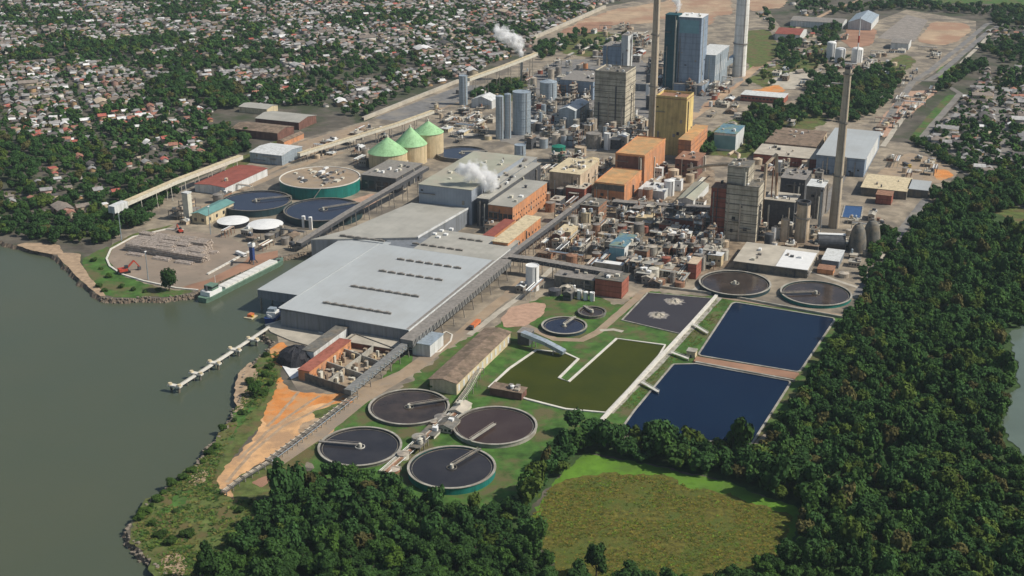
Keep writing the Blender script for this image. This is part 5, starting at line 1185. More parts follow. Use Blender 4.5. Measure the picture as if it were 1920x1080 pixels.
# ================================================================== trees
def cube_sphere(n):
    vs = {}; V = []; F = []
    def vid(p):
        k = tuple(round(c, 5) for c in p)
        if k not in vs:
            vs[k] = len(V); l = math.sqrt(sum(c * c for c in p)); V.append([c / l for c in p])
        return vs[k]
    for ax in range(3):
        for sg in (-1, 1):
            for i in range(n):
                for j in range(n):
                    q = []
                    for di, dj in ((0, 0), (1, 0), (1, 1), (0, 1)):
                        a, b = math.tan((2 * (i + di) / n - 1) * .785), math.tan((2 * (j + dj) / n - 1) * .785)
                        p = [0, 0, 0]; p[ax] = sg; p[(ax + 1) % 3] = a; p[(ax + 2) % 3] = b; q.append(vid(p))
                    F.append(q if sg > 0 else q[::-1])
    return np.array(V), np.array(F)
CS3 = cube_sphere(3); CS2 = cube_sphere(2)
def crown(seed, nleaf, nblob, leaf=.16, tall=1.0, core=True, spread=.5):
    """crown of unit radius, base of the crown near z = 0.25, made of leaf clumps round several limbs"""
    g = np.random.default_rng(seed); V = []; F = []; n0 = 0
    cent = [np.array([0, 0, .75 * tall])]; rad = [.62]
    for i in range(nblob - 1):
        a = i / (nblob - 1) * 6.283 + g.uniform(-.4, .4); d = g.uniform(.35, .62) * (spread / .5); z = g.uniform(.35, 1.15) * tall
        cent.append(np.array([math.cos(a) * d, math.sin(a) * d, z])); rad.append(g.uniform(.28, .48))
    rad = np.array(rad); w = rad ** 2 / (rad ** 2).sum()
    if core:
        for c, r in zip(cent, rad):
            cv = CS2[0] * (r * .8) * g.uniform(.8, 1.1, (len(CS2[0]), 1)) + c
            V.append(cv); F.append(CS2[1] + n0); n0 += len(cv)
    for _ in range(nleaf):
        k = g.choice(len(rad), p=w); d = g.normal(size=3); d /= np.linalg.norm(d)
        if d[2] < -.35 and g.random() < .7: d[2] = -d[2]
        c = cent[k] + d * rad[k] * g.uniform(.78, 1.12)
        nn = d * .9 + np.array([0, 0, .15]) + g.normal(size=3) * .33; nn /= np.linalg.norm(nn)
        a = np.cross(nn, [.3, .5, .8]); a /= np.linalg.norm(a); b = np.cross(nn, a); s = leaf * g.uniform(.6, 1.3)
        th = g.uniform(0, 6.28); a, b = a * math.cos(th) + b * math.sin(th), b * math.cos(th) - a * math.sin(th)
        q = np.array([c + a * s, c + b * s * .8, c - a * s, c - b * s * .8]) + nn * s * np.array([[.25], [-.1], [.25], [-.1]])
        V.append(q); F.append(np.array([[n0, n0 + 1, n0 + 2, n0 + 3]])); n0 += 4
    return np.concatenate(V), np.concatenate(F)
def fast_mesh(name, V, F, tint=None, dom='POINT'):
    me = bpy.data.meshes.new(name); nv, nf = len(V), len(F)
    me.vertices.add(nv); me.vertices.foreach_set('co', np.ascontiguousarray(V, np.float32).ravel())
    me.loops.add(nf * 4); me.loops.foreach_set('vertex_index', np.ascontiguousarray(F, np.int32).ravel())
    me.polygons.add(nf); me.polygons.foreach_set('loop_start', np.arange(0, nf * 4, 4, dtype=np.int32))
    if tint is not None:
        at = me.attributes.new('tint', 'FLOAT_COLOR', dom)
        at.data.foreach_set('color', np.ascontiguousarray(np.concatenate([tint, np.ones((len(tint), 1))], 1), np.float32).ravel())
    me.update(calc_edges=True); me.validate(); return me
def scatter(protos, items, tints):
    """items: (proto, x, y, z, scale_xy, scale_z, angle) -> one array of all of them"""
    Vs, Fs, Ts = [], [], []; n0 = 0
    for (k, x, y, z, s, sz, a), t in zip(items, tints):
        V, F = protos[k]; c, q = math.cos(a) * s, math.sin(a) * s
        W = np.empty_like(V); W[:, 0] = V[:, 0] * c - V[:, 1] * q + x; W[:, 1] = V[:, 0] * q + V[:, 1] * c + y; W[:, 2] = V[:, 2] * sz + z
        Vs.append(W); Fs.append(F + n0); n0 += len(V); Ts.append(np.tile(t, (len(V), 1)))
    return np.concatenate(Vs), np.concatenate(Fs), np.concatenate(Ts)
HI = [crown(10 + i, 950, 7 + (i * 3) % 7, (.115, .10, .13)[i % 3], (1, 1.2, .85, 1.45)[i % 4], True, (.5, .45, .58)[i % 3]) for i in range(6)]
LO = [crown(40 + i, 330, 7 + i % 4, .16, (1, 1.2, .9)[i % 3]) for i in range(5)]
VLO = [crown(60 + i, 46, 4, .34, (1, 1.1, .8)[i % 3]) for i in range(4)]
def leaf_tint(r):
    k = r.random(); b = r.uniform(.72, 1.3)
    if k < .62: c = (.034, .077, .023)
    elif k < .84: c = (.046, .095, .023)
    elif k < .95: c = (.070, .105, .022)
    else: c = (.085, .080, .03)
    return tuple(x * b for x in c)
def poly_area(P): return [G2(x, y) for x, y in P]
def fill(P, step, seed, jit=.42, drop=.04, inv=()):
    q = poly_area(P); q = [(v.x, v.y) for v in q]; hs = [[(v.x, v.y) for v in poly_area(h)] for h in inv]; r = random.Random(seed)
    xs = [v[0] for v in q]; ys = [v[1] for v in q]; out = []
    nx, ny = int((max(xs) - min(xs)) / step) + 1, int((max(ys) - min(ys)) / (step * .87)) + 1
    for j in range(ny):
        for i in range(nx):
            x = min(xs) + (i + .5 * (j % 2) + r.uniform(-jit, jit)) * step; y = min(ys) + (j + r.uniform(-jit, jit)) * step * .87
            if r.random() < drop or not in_poly(x, y, q) or any(in_poly(x, y, h) for h in hs): continue
            out.append((x, y))
    return out
FIELD = [(1098, 852), (1160, 866), (1230, 878), (1330, 900), (1420, 932), (1512, 957), (1500, 1014), (1450, 1068), (1405, 1090), (1230, 1098), (1060, 1100), (1030, 1040), (985, 985), (1015, 935), (1060, 885)]
RIGHTFIELD = [(1840, 405), (1905, 392), (2100, 390), (2100, 448), (1935, 446), (1870, 428)]
LAGOON = [(1880, 640), (1895, 620), (2050, 600), (2060, 880), (1905, 880), (1868, 830), (1880, 780), (1895, 720)]
WOODS = [
    ('right', [(1585, 620), (1622, 560), (1655, 505), (1700, 452), (1735, 408), (1785, 378), (1850, 372), (1960, 372), (2300, 360), (2500, 1200), (2100, 1500), (1200, 1500), (1000, 1300), (1380, 1100), (1480, 1000), (1500, 940), (1420, 880), (1436, 850), (1500, 745)], 7.0),
    ('field edge', [(1075, 812), (1160, 826), (1260, 836), (1340, 850), (1430, 872), (1600, 900), (1600, 1000), (1512, 1010), (1512, 955), (1330, 893), (1230, 872), (1098, 848), (1060, 882), (1010, 935), (975, 985), (1020, 1040), (1040, 1110), (1300, 1100), (1500, 1060), (1400, 1500), (300, 1500), (362, 1110), (440, 1025), (505, 965), (545, 918), (610, 898), (700, 905), (765, 935), (850, 958), (945, 962), (1000, 915), (1045, 845)], 7.0),
]
r = random.Random(21); trees = []; seen = set()
for nm, P, stp in WOODS:
    for x, y in fill(P, stp, len(P), inv=(FIELD, RIGHTFIELD, LAGOON)):
        key = (int(x / 4.5), int(y / 4.5))
        if key in seen: continue
        seen.add(key); s = r.choice([3.4, 4.2, 4.8, 5.2, 5.6]) * r.uniform(.88, 1.12) * (1.0 if r.random() < .92 else 1.3); s *= 1.32 if nm == 'field edge' and proj(x, y)[1] < 965 and 900 < proj(x, y)[0] < 1520 else 1.0; trees.append((x, y, s, nm))
# groves and hedges elsewhere: (polygon, step, crown radius)
GROVES = [
    ([(0, 445), (60, 452), (130, 462), (190, 458), (240, 438), (280, 420), (300, 395), (330, 372), (300, 350), (380, 318), (440, 296), (480, 280), (470, 258), (420, 235), (380, 265), (340, 300), (250, 330), (150, 340), (60, 350), (-60, 360), (-200, 400), (-200, 425)], 10.5, 5.6),
    ([(-100, 338), (60, 345), (150, 335), (250, 322), (330, 296), (300, 262), (200, 290), (100, 270), (0, 250), (-150, 280)], 13, 6.0),
    ([(1495, 205), (1520, 150), (1560, 135), (1580, 160), (1640, 130), (1690, 150), (1670, 190), (1640, 215), (1600, 232), (1540, 225)], 11, 6.5),
    ([(1385, 250), (1400, 210), (1470, 200), (1510, 225), (1470, 245), (1440, 275), (1395, 292)], 11, 6),
    ([(1300, 275), (1330, 260), (1350, 275), (1330, 292), (1310, 292)], 9, 5.5),
    ([(1450, 95), (1480, 70), (1500, 85), (1490, 130), (1460, 125)], 13, 6),
    ([(1540, 60), (1560, 45), (1580, 48), (1570, 85), (1545, 90)], 13, 6),
    ([(1745, 175), (1790, 130), (1850, 115), (1850, 135), (1790, 158), (1770, 180)], 12, 6),
    ([(1830, 90), (1920, 70), (1990, 80), (1980, 130), (1860, 110)], 14, 6),
    ([(1740, 375), (1790, 350), (1850, 330), (1990, 320), (1990, 380), (1850, 378), (1780, 390)], 9.5, 6),
    ([(1840, 20), (1990, 2), (1990, 40), (1880, 60)], 15, 6),
    ([(1703, 266), (1720, 262), (1855, 338), (1848, 352)], 6.5, 4),
    ([(1560, 12), (1700, 4), (1840, 14), (1850, 30), (1700, 18), (1560, 30)], 15, 6),
    ([(0, 102), (180, 84), (330, 72), (340, 86), (200, 104), (0, 122)], 13, 6.5),
    ([(300, 132), (420, 112), (520, 98), (560, 104), (440, 128), (320, 150)], 14, 6.5),
    ([(360, 190), (380, 165), (440, 155), (465, 180), (440, 205), (380, 208)], 12, 7),
    ([(270, 175), (300, 150), (360, 150), (350, 185), (290, 195)], 13, 6.5),
    ([(560, 140), (640, 120), (780, 105), (800, 125), (680, 150), (600, 175), (570, 165)], 16, 6),
    ([(640, 215), (720, 180), (830, 130), (850, 140), (740, 190), (670, 228)], 15, 5.5),
    ([(880, 188), (900, 170), (950, 155), (985, 150), (970, 180), (930, 178)], 9.5, 5),
    ([(1080, 100), (1100, 75), (1180, 70), (1190, 95), (1130, 112)], 19, 5),
    ([(1400, 160), (1460, 125), (1500, 130), (1440, 165)], 20, 5),
    ([(1000, 110), (1010, 85), (1090, 60), (1110, 68), (1060, 95), (1010, 115)], 15, 5.5),
    ([(760, 745), (770, 735), (800, 735), (790, 748)], 30, 3),
    ([(1626, 470), (1640, 440), (1668, 440), (1672, 468), (1640, 490)], 7, 5),
    ([(1610, 525), (1640, 470), (1690, 430), (1700, 440), (1650, 510), (1620, 560)], 9, 4.5),
]
groves = []
for i, (P, stp, s) in enumerate(GROVES):
    for x, y in fill(P, stp, 100 + i, drop=.1): groves.append((x, y, s * r.uniform(.7, 1.2), i))
# bushes of the shore
SHOREB = [(470, 720), (478, 745), (455, 775), (440, 790), (418, 806), (405, 838), (392, 852), (380, 868), (360, 884), (342, 898), (322, 910), (306, 925), (296, 938), (284, 950), (272, 962), (262, 974),
          (498, 668), (505, 690), (498, 705), (508, 722), (492, 740), (478, 690), (186, 538), (196, 546), (228, 540), (250, 545), (272, 548), (296, 546), (205, 520), (190, 505), (176, 490), (285, 985), (300, 1005), (320, 1020), (330, 960), (352, 1004), (450, 960), (470, 945)]
# the largest in view become trees of their own
def shows(x, y, m=60):
    a, b = proj(x, y, 6); return -m < a < 1920 + m and b < 1080 + 40
cand = sorted([t for t in trees if shows(t[0], t[1], 10)], key=lambda t: t[0] ** 2 + t[1] ** 2)[:265]
chosen = set(id(t) for t in cand)
hi_me = []
for i, (V, F) in enumerate(HI):
    me = fast_mesh('crown', V, F); me.materials.append(M['leaf']); hi_me.append(me)
bush_me = []
for i, (V, F) in enumerate(HI[:3]):
    me = fast_mesh('foliage', V * np.array([1, 1, .75]), F); me.materials.append(M['bush']); bush_me.append(me)
tk = MB().cyl(0, 0, .075, .035, -.1, .75, 8)
for a in range(5):
    c, s = math.cos(a * 1.256), math.sin(a * 1.256); tk.beam((0, 0, .3 + .05 * a), (c * .45, s * .45, .75 + .06 * a), .035)
trunk_me = tk.mesh('trunk'); trunk_me.materials.append(M['bark'])
def tree(x, y, s, k, lab, group, me=None, name='tree', cat='tree'):
    a = rnd.uniform(0, 6.28); t = thing(name, lab, cat, (x, y, 0), group, a); f = rnd.choice([.8, .95, 1.0, 1.1, 1.3, 1.5]) * rnd.uniform(.92, 1.08) if name == 'tree' else rnd.uniform(.85, 1.15)
    o = bpy.data.objects.new('crown' if name == 'tree' else 'foliage', (me or hi_me)[k % len(me or hi_me)]); COL.objects.link(o); o.parent = t
    o.scale = (s, s, s * f); o.location.z = s * .32 if name == 'tree' else -.1 * s
    if name == 'tree':
        u = bpy.data.objects.new('trunk', trunk_me); COL.objects.link(u); u.parent = t; u.scale = (s * 1.15, s * 1.15, s * 1.5)
    return t
shape = ('domed', 'tall domed', 'low spreading', 'tall', 'round', 'loose crowned')
def tplace(x, y):
    a, b = proj(x, y, 5)
    if a < 520: return 'at the river end of the front wood'
    if a < 700: return 'in the front wood below the ringed clarifier'
    if a < 960 and b < 985: return 'in the front wood below the turquoise walled clarifier'
    if a < 1090 and b < 960: return 'in the belt between clarifiers and bright field'
    if a < 1480 and b < 905: return 'in the belt between bright field and lower blue pond'
    if 960 <= a < 1460: return 'along the near side of the dry field'
    if a < 960: return 'in the dark front wood near the frame bottom'
    return 'in the big wood right of the dry field'
for i, (x, y, s, nm) in enumerate(cand):
    k = i * 7 % 6; sz = 'small' if s < 4.8 else ('large' if s > 6.2 else 'medium')
    tree(x, y, s * 1.02, k, '%s %s dark green tree %s' % (sz, shape[k], tplace(x, y)), 'trees of the woods near the dry field')
for x, y, s, k, lab in ((318, 546, 7.5, 4, 'round dark bush like tree on the bank below the log yard'), (1118, 1082, 6, 3, 'lone tree standing out at the near edge of the dry field'), (1385, 845, 5.5, 0, 'yellowish tree at the near shore of the lower blue pond'),
                        (1240, 842, 6, 2, 'broad tree at the near shore of the lower blue pond'), (1655, 452, 7, 4, 'round tree against the grey storage domes'), (1312, 282, 7, 2, 'dark tree beside the orange sloping block'), (1424, 236, 8, 1, 'tall dark tree beside the pale blue process house'),
                        (480, 742, 4.5, 5, 'small tree on the river bank beside the sandy clearing'), (812, 730, 3.4, 5, 'small shrub like tree at the corner of the cream shed'), (240, 428, 7, 3, 'tall tree under the tip of the long cream conveyor')):
    p = G2(x, y); tree(p.x, p.y, s, k, lab, None)
wh = ('near the pier foot', 'beside the sandy bank', 'along the river below the sandy clearing', 'on the river bank near the wood', 'on the grassy point by the rocky shore', 'on the spit below the log yard')
for i, (x, y) in enumerate(SHOREB):
    p = G2(x, y); zone = wh[5] if x < 300 and y < 560 else wh[0] if y < 700 else wh[1] if y < 780 else wh[2] if y < 870 else wh[3] if y < 955 else wh[4]
    tree(p.x, p.y, rnd.uniform(1.8, 4.0), i, 'low green shrub %s' % zone, 'shrubs %s' % zone, bush_me, 'shrub', 'shrub')
# ------------------------------------------------------------------ the rest of the woods as masses
it, tn = [], []
for t in trees:
    if id(t) in chosen: continue
    x, y, s, nm = t
    if y < 120 and abs(x) > 500: continue
    it.append((r.randrange(5), x, y, s * .32, s * (1.0 if r.random() < .9 else .8), s * r.choice([.8, .95, 1.0, 1.1, 1.25, 1.65]) * r.uniform(.92, 1.1), r.uniform(0, 6.28))); tn.append(leaf_tint(r))
V, F, T = scatter(LO, it, tn)
me = fast_mesh('forest', V, F, T); me.materials.append(M['leaf_t']); o = bpy.data.objects.new('forest', me); COL.objects.link(o); setp(o, 'dense dark green woodland mass right of the ponds and behind the front trees', 'woodland', kind='stuff')
NF = len(F)
# ================================================================== town
def houseproto(w, d, h, rise, flat=False):
    V = []; F = []; K = []
    x, y = w / 2, d / 2
    V = [(-x, -y, 0), (x, -y, 0), (x, y, 0), (-x, y, 0), (-x, -y, h), (x, -y, h), (x, y, h), (-x, y, h)]
    F = [(0, 1, 5, 4), (2, 3, 7, 6)]; K = [0, 0]
    if flat:
        F += [(1, 2, 6, 5), (3, 0, 4, 7), (4, 5, 6, 7)]; K += [0, 0, 1]
    else:
        V += [(-x, 0, 0), (x, 0, 0), (-x, 0, h + rise), (x, 0, h + rise)]
        F += [(1, 9, 11, 5), (9, 2, 6, 11), (3, 8, 10, 7), (8, 0, 4, 10)]; K += [0] * 4
        e = .6; n = len(V); zz = h - rise * e / y
        V += [(-x - e, -y - e, zz), (x + e, -y - e, zz), (x + e, 0, h + rise + .08), (-x - e, 0, h + rise + .08), (x + e, y + e, zz), (-x - e, y + e, zz)]
        F += [(n, n + 1, n + 2, n + 3), (n + 3, n + 2, n + 4, n + 5)]; K += [1, 1]
    return np.array(V, float), np.array(F), np.array(K)
HP = [houseproto(7.5, 6.5, 3.0, 1.5), houseproto(9.5, 7, 3.2, 1.7), houseproto(6.5, 6, 3.0, 1.2), houseproto(11, 8, 3.4, 2.0), houseproto(9, 8, 3.6, 0, True), houseproto(8, 7, 6.2, 1.8), houseproto(24, 14, 6, 2.5)]
ROOFS = [('grey brown', (.225, .19, .16)), ('grey', (.29, .28, .27)), ('pale grey', (.46, .455, .44)), ('white', (.70, .69, .67)), ('terracotta', (.32, .15, .105)), ('red', (.40, .12, .09)), ('dark', (.11, .10, .095)), ('tan', (.42, .34, .25))]
RW = [.35, .30, .13, .03, .045, .015, .10, .03]
WALLS = [('white', (.60, .57, .52)), ('cream', (.50, .42, .30)), ('grey', (.34, .32, .29)), ('ochre', (.42, .28, .15)), ('pink', (.48, .30, .24))]
TOWN = [
    ([(-330, 420), (-200, 380), (0, 340), (150, 325), (250, 318), (340, 290), (420, 262), (440, 240), (520, 220), (600, 210), (640, 220), (760, 175), (860, 148), (880, 140), (990, 92), (1000, 70), (1130, 8), (1240, -12), (1240, -60), (-500, -60), (-800, 100)], 10.8, R(24), 1.05),
    ([(1738, 262), (1812, 182), (1850, 132), (1990, 130), (2100, 160), (2100, 330), (1990, 322), (1880, 330), (1850, 326)], 10.5, R(-18), 1.25),
    ([(1400, 0), (1560, 0), (1700, -8), (1990, -30), (1990, -60), (1240, -60), (1240, -14)], 15, R(10), .8),
    ([(1850, 60), (1990, 40), (1990, 130), (1860, 118)], 15, R(-18), .6),
    ([(-60, 360), (60, 350), (120, 300), (330, 250), (420, 270), (330, 330), (200, 400), (60, 430), (-40, 420)], 19, R(30), .5),
    ([(1500, 40), (1560, 20), (1560, 0), (1480, 0)], 15, R(5), .7),
    ([(1410, 18), (1470, 30), (1560, 50), (1545, 100), (1640, 108), (1690, 130), (1640, 135), (1500, 140), (1430, 130), (1480, 90), (1440, 55)], 18, R(15), .55),
]
# green belts keep houses away
def hash2(i, j, s=0):
    n = math.sin(i * 127.1 + j * 311.7 + s * 74.7) * 43758.5453; return n - math.floor(n)
def vnoise(x, y, s=0):
    i, j = math.floor(x), math.floor(y); f, g_ = x - i, y - j; f = f * f * (3 - 2 * f); g_ = g_ * g_ * (3 - 2 * g_)
    a, b, c, d = hash2(i, j, s), hash2(i + 1, j, s), hash2(i, j + 1, s), hash2(i + 1, j + 1, s)
    return a + (b - a) * f + (c - a) * g_ + (a - b - c + d) * f * g_
belts = [[(v.x, v.y) for v in poly_area(P)] for P, a, b in GROVES if min(p[1] for p in P) < 300]
blocked = [[(v.x, v.y) for v in poly_area(P)] for P in ([(395, 200), (640, 200), (640, 262), (560, 280), (400, 262)], [(1450, 30), (1600, 30), (1600, 50), (1450, 60)])]
houses = []; ttrees = []; r = random.Random(33); tk_ = set()
for ti, (P, stp, ang, dens) in enumerate(TOWN):
    q = [(v.x, v.y) for v in poly_area(P)]; ca, sa = math.cos(ang), math.sin(ang)
    loc = [(x * ca + y * sa, -x * sa + y * ca) for x, y in q]
    x0, x1 = min(p[0] for p in loc), max(p[0] for p in loc); y0, y1 = min(p[1] for p in loc), max(p[1] for p in loc)
    ni, nj = int((x1 - x0) / stp), int((y1 - y0) / stp)
    for j in range(nj):
        for i in range(ni):
            u, v = x0 + i * stp, y0 + j * stp
            street = (j % 4 == 3) or (i % 9 == 8)
            u2, v2 = u + r.uniform(-2.6, 2.6), v + r.uniform(-2.2, 2.2)
            x, y = u2 * ca - v2 * sa, u2 * sa + v2 * ca
            px, py = proj(x, y)
            if px < -160 or px > 2080 or not in_poly(x, y, q): continue
            if any(in_poly(x, y, b) for b in blocked): continue
            if ti != 4 and any(in_poly(x, y, b) for b in belts): continue
            key = (int(x / 7), int(y / 7))
            if key in tk_: continue
            g_ = vnoise(x / 90, y / 90) * .65 + vnoise(x / 28, y / 28, 3) * .35
            green = g_ > .53 + .12 * (dens - .9) - (.06 if py > 180 and px < 900 else 0)
            if street:
                if r.random() < .5: ttrees.append((x, y, r.uniform(2.5, 4.5)))
                continue
            if green and ti != 4 and r.random() < .72:
                ttrees.append((x, y, r.uniform(3.8, 6.6))); 
                if r.random() < .6: ttrees.append((x + r.uniform(-6, 6), y + r.uniform(-6, 6), r.uniform(3, 5.5)))
                continue
            if r.random() > dens * .97:
                if r.random() < .5: ttrees.append((x, y, r.uniform(3, 5)))
                continue
            tk_.add(key)
            k = r.choices(range(7), (.25, .22, .19, .12, .10, .09, .012))[0]
            rf = r.choices(range(8), RW)[0]
            if ti in (0, 4) and py > 200 and r.random() < .3: rf = r.choice([4, 5, 3])
            if ti == 1 and r.random() < .45: rf = r.choice([0, 1, 6])
            houses.append((x, y, ang + r.choice([0, math.pi / 2]) + r.uniform(-.12, .12), k, rf, r.randrange(5), r.uniform(.85, 1.15)))
            if r.random() < .5: ttrees.append((x + r.choice([-1, 1]) * stp * .5, y + r.uniform(-4, 4), r.uniform(2.4, 4.6)))
hk = [(h[0], h[1]) for h in houses]
grid_h = set((int(x / 9), int(y / 9)) for x, y in hk)
def hshow(h):
    a, b = proj(h[0], h[1], 3); return 4 < a < 1916 and 4 < b < 1076
near = sorted([h for h in houses if hshow(h)], key=lambda h: h[0] ** 2 + h[1] ** 2)[:290]
nid = set(id(h) for h in near)
rmats = [mat('house_roof', c, .85, .3, .4) for n, c in ROOFS]; wmats = [mat('house_wall', c, .85, .15, .4) for n, c in WALLS]
wall_me, roof_me = [], []
for V, F, K in HP:
    a = fast_mesh('house_wall', V, F[K == 0]); b = fast_mesh('house_roof', V, F[K == 1])
    for m_ in (a, b): m_.materials.append(rmats[0])
    wall_me.append(a); roof_me.append(b)
size_n = ('small', 'long', 'tiny', 'big', 'flat roofed', 'two storey', 'very long')
LM = [(230, 280, 'among the red roofed houses of the near town'), (60, 320, 'at the river edge of the town'), (420, 215, 'by the depot sheds'), (540, 190, 'beyond the long depot shed'), (700, 190, 'along the grey apron wall'), (300, 200, 'in the leafy middle town'),
      (130, 220, 'in the town near the frame edge'), (1760, 240, 'in the grey quarter by the green verge'), (1850, 300, 'in the grey quarter near the field'), (1880, 200, 'in the grey quarter under the trees'), (1800, 150, 'near the motorway trees'), (860, 140, 'above the cream conveyor'), (640, 160, 'by the white yard among trees')]
for i, (x, y, a, k, rf, w, s) in enumerate(near):
    px, py = proj(x, y); m_ = min(LM, key=lambda q: (q[0] - px) ** 2 + (1.6 * (q[1] - py)) ** 2)[2]
    lab = '%s %s house, %s roof, %s' % (size_n[k], WALLS[w][0], ROOFS[rf][0], m_)
    t = thing('house', lab, 'house', (x, y, 0), 'houses of the town', a); t.scale = (s, s, s)
    for nm, me, m2 in (('wall', wall_me[k], wmats[w]), ('roof', roof_me[k], rmats[rf])):
        o = bpy.data.objects.new(nm, me); COL.objects.link(o); o.parent = t
        o.material_slots[0].link = 'OBJECT'; o.material_slots[0].material = m2
Vs, Fs, Ts = [], [], []; n0 = 0
for h in houses:
    if id(h) in nid: continue
    x, y, a, k, rf, w, s = h; V, F, K = HP[k]; c, q = math.cos(a) * s, math.sin(a) * s
    W = np.empty_like(V); W[:, 0] = V[:, 0] * c - V[:, 1] * q + x; W[:, 1] = V[:, 0] * q + V[:, 1] * c + y; W[:, 2] = V[:, 2] * s
    b = r.uniform(.8, 1.25); rc = np.array(ROOFS[rf][1]) * b; wc = np.array(WALLS[w][1]) * r.uniform(.8, 1.1)
    Vs.append(W); Fs.append(F + n0); n0 += len(V); Ts.append(np.where(K[:, None] == 1, rc, wc))
me = fast_mesh('town_houses', np.concatenate(Vs), np.concatenate(Fs), np.concatenate(Ts), 'FACE'); me.materials.append(M['house_t'])
o = bpy.data.objects.new('town_houses', me); COL.objects.link(o); setp(o, 'countless small roofs of the far town spreading to the top of the view', 'houses', kind='stuff')
it = [(r.randrange(4), x, y, s * .15, s, s * r.uniform(.8, 1.15), r.uniform(0, 6.28)) for x, y, s in ttrees]; tn = [leaf_tint(r) for _ in ttrees]
V, F, T = scatter(VLO, it, tn)
me = fast_mesh('town_trees', V, F, T); me.materials.append(M['leaf_t']); o = bpy.data.objects.new('town_trees', me); COL.objects.link(o); setp(o, 'scattered garden and street trees between the town houses', 'trees', kind='stuff')
it, tn = [], []
for x, y, s, i in groves:
    if any((int(x / 9) + a, int(y / 9) + b) in grid_h for a in (-1, 0, 1) for b in (-1, 0)): s *= .45
    it.append((r.randrange(5), x, y, s * .2, s, s * r.uniform(.8, 1.2), r.uniform(0, 6.28))); tn.append(leaf_tint(r))
V, F, T = scatter(LO, it, tn)
me = fast_mesh('grove_trees', V, F, T); me.materials.append(M['leaf_t']); o = bpy.data.objects.new('grove_trees', me); COL.objects.link(o); setp(o, 'dark green groves along the river bank, roads and town edge', 'trees', kind='stuff')
NF += len(F)

# ------------------------------------------------------------------ tussocks and weeds on the rough ground
def tuft(seed, n=9):
    g = np.random.default_rng(seed); V = []; F = []
    for i in range(n):
        a = g.uniform(0, 6.28); c = np.array([math.cos(a), math.sin(a), 0]) * g.uniform(0, .6); d = np.array([math.cos(a), math.sin(a), 0]) * .75; w = np.array([-math.sin(a), math.cos(a), 0]) * .3; h = g.uniform(.25, .75)
        V += [c - w, c + w, c + w * .5 + d + [0, 0, h], c - w * .5 + d + [0, 0, h]]; F.append([4 * i, 4 * i + 1, 4 * i + 2, 4 * i + 3])
    return np.array(V), np.array(F)
TF = [tuft(i) for i in range(5)]
def tussocks(name, lab, P, step, cols, smax, seed, dens=.55):
    it, tn = [], []; rr = random.Random(seed)
    for x, y in fill(P, step, seed, drop=.1):
        v = vnoise(x / 14, y / 14, seed)
        if v < 1 - dens - .1 and rr.random() < .8: continue
        c = rr.choice(cols); b = rr.uniform(.75, 1.25); s = rr.uniform(.35, 1) * smax
        it.append((rr.randrange(5), x, y, 0.05, s * 1.3, s * .7, rr.uniform(0, 6.28))); tn.append(tuple(q * b for q in c))
    V, F, T = scatter(TF, it, tn); me = fast_mesh(name, V, F, T); me.materials.append(M['leaf_t']); o = bpy.data.objects.new(name, me); COL.objects.link(o); setp(o, lab, 'weeds', kind='stuff')
tussocks('tall_grass', 'tufts of dry and green grass over the field clearing', [(1068, 904), (1140, 890), (1240, 896), (1330, 922), (1400, 944), (1488, 968), (1472, 1012), (1430, 1062), (1390, 1095), (1060, 1110), (1015, 1030), (990, 980), (1030, 915)], 1.75, [(.14, .125, .024), (.115, .135, .022), (.10, .15, .022), (.16, .13, .03), (.07, .09, .02)], .95, 5)
tussocks('weeds', 'tufts of rough grass on the river spit', [(378, 865), (440, 775), (478, 700), (520, 655), (520, 720), (455, 800), (412, 860), (400, 905), (430, 935), (520, 940), (500, 965), (440, 1010), (370, 1075), (330, 1115), (268, 1030), (250, 1000), (262, 970), (330, 900)], 2.0, [(.10, .14, .03), (.13, .125, .04), (.06, .11, .025), (.04, .08, .02)], 1.5, 6)
tussocks('weeds', 'weeds along the lawn and dyke beside the blue ponds', [(1150, 770), (1240, 680), (1345, 560), (1372, 565), (1300, 660), (1255, 685), (1185, 772)], 2.2, [(.09, .13, .03), (.12, .115, .035)], .9, 7)
#print('houses', len(houses), 'ttrees', len(ttrees), 'trees', len(trees), 'groves', len(groves), 'faces', NF, len(F))
# ================================================================== steam
def steam_mat(dens, seed):
    m = bpy.data.materials.new('steam'); m.use_nodes = True; nt = m.node_tree; nt.nodes.clear()
    out = nt.nodes.new('ShaderNodeOutputMaterial'); pv = nt.nodes.new('ShaderNodeVolumePrincipled'); pv.inputs['Color'].default_value = (.995, .995, .995, 1)
    pv.inputs['Anisotropy'].default_value = 0
    tc = nt.nodes.new('ShaderNodeTexCoord')
    ln = nt.nodes.new('ShaderNodeVectorMath'); ln.operation = 'LENGTH'; nt.links.new(tc.outputs['Object'], ln.inputs[0])
    n = nt.nodes.new('ShaderNodeTexNoise'); n.inputs['Scale'].default_value = .16; n.inputs['Detail'].default_value = 4; nt.links.new(pos(nt), n.inputs['Vector'])
    a = nt.nodes.new('ShaderNodeMath'); a.operation = 'MULTIPLY_ADD'; nt.links.new(n.outputs['Fac'], a.inputs[0]); a.inputs[1].default_value = 2.6; a.inputs[2].default_value = -.5
    b = nt.nodes.new('ShaderNodeMath'); b.operation = 'SUBTRACT'; nt.links.new(a.outputs[0], b.inputs[0]); nt.links.new(ln.outputs['Value'], b.inputs[1])
    c = nt.nodes.new('ShaderNodeMath'); c.operation = 'MULTIPLY'; c.use_clamp = False; nt.links.new(b.outputs[0], c.inputs[0]); c.inputs[1].default_value = dens
    d = nt.nodes.new('ShaderNodeMath'); d.operation = 'MAXIMUM'; nt.links.new(c.outputs[0], d.inputs[0]); d.inputs[1].default_value = 0
    nt.links.new(d.outputs[0], pv.inputs['Density']); nt.links.new(pv.outputs[0], out.inputs['Volume']); return m
SM = steam_mat(.55, 1)
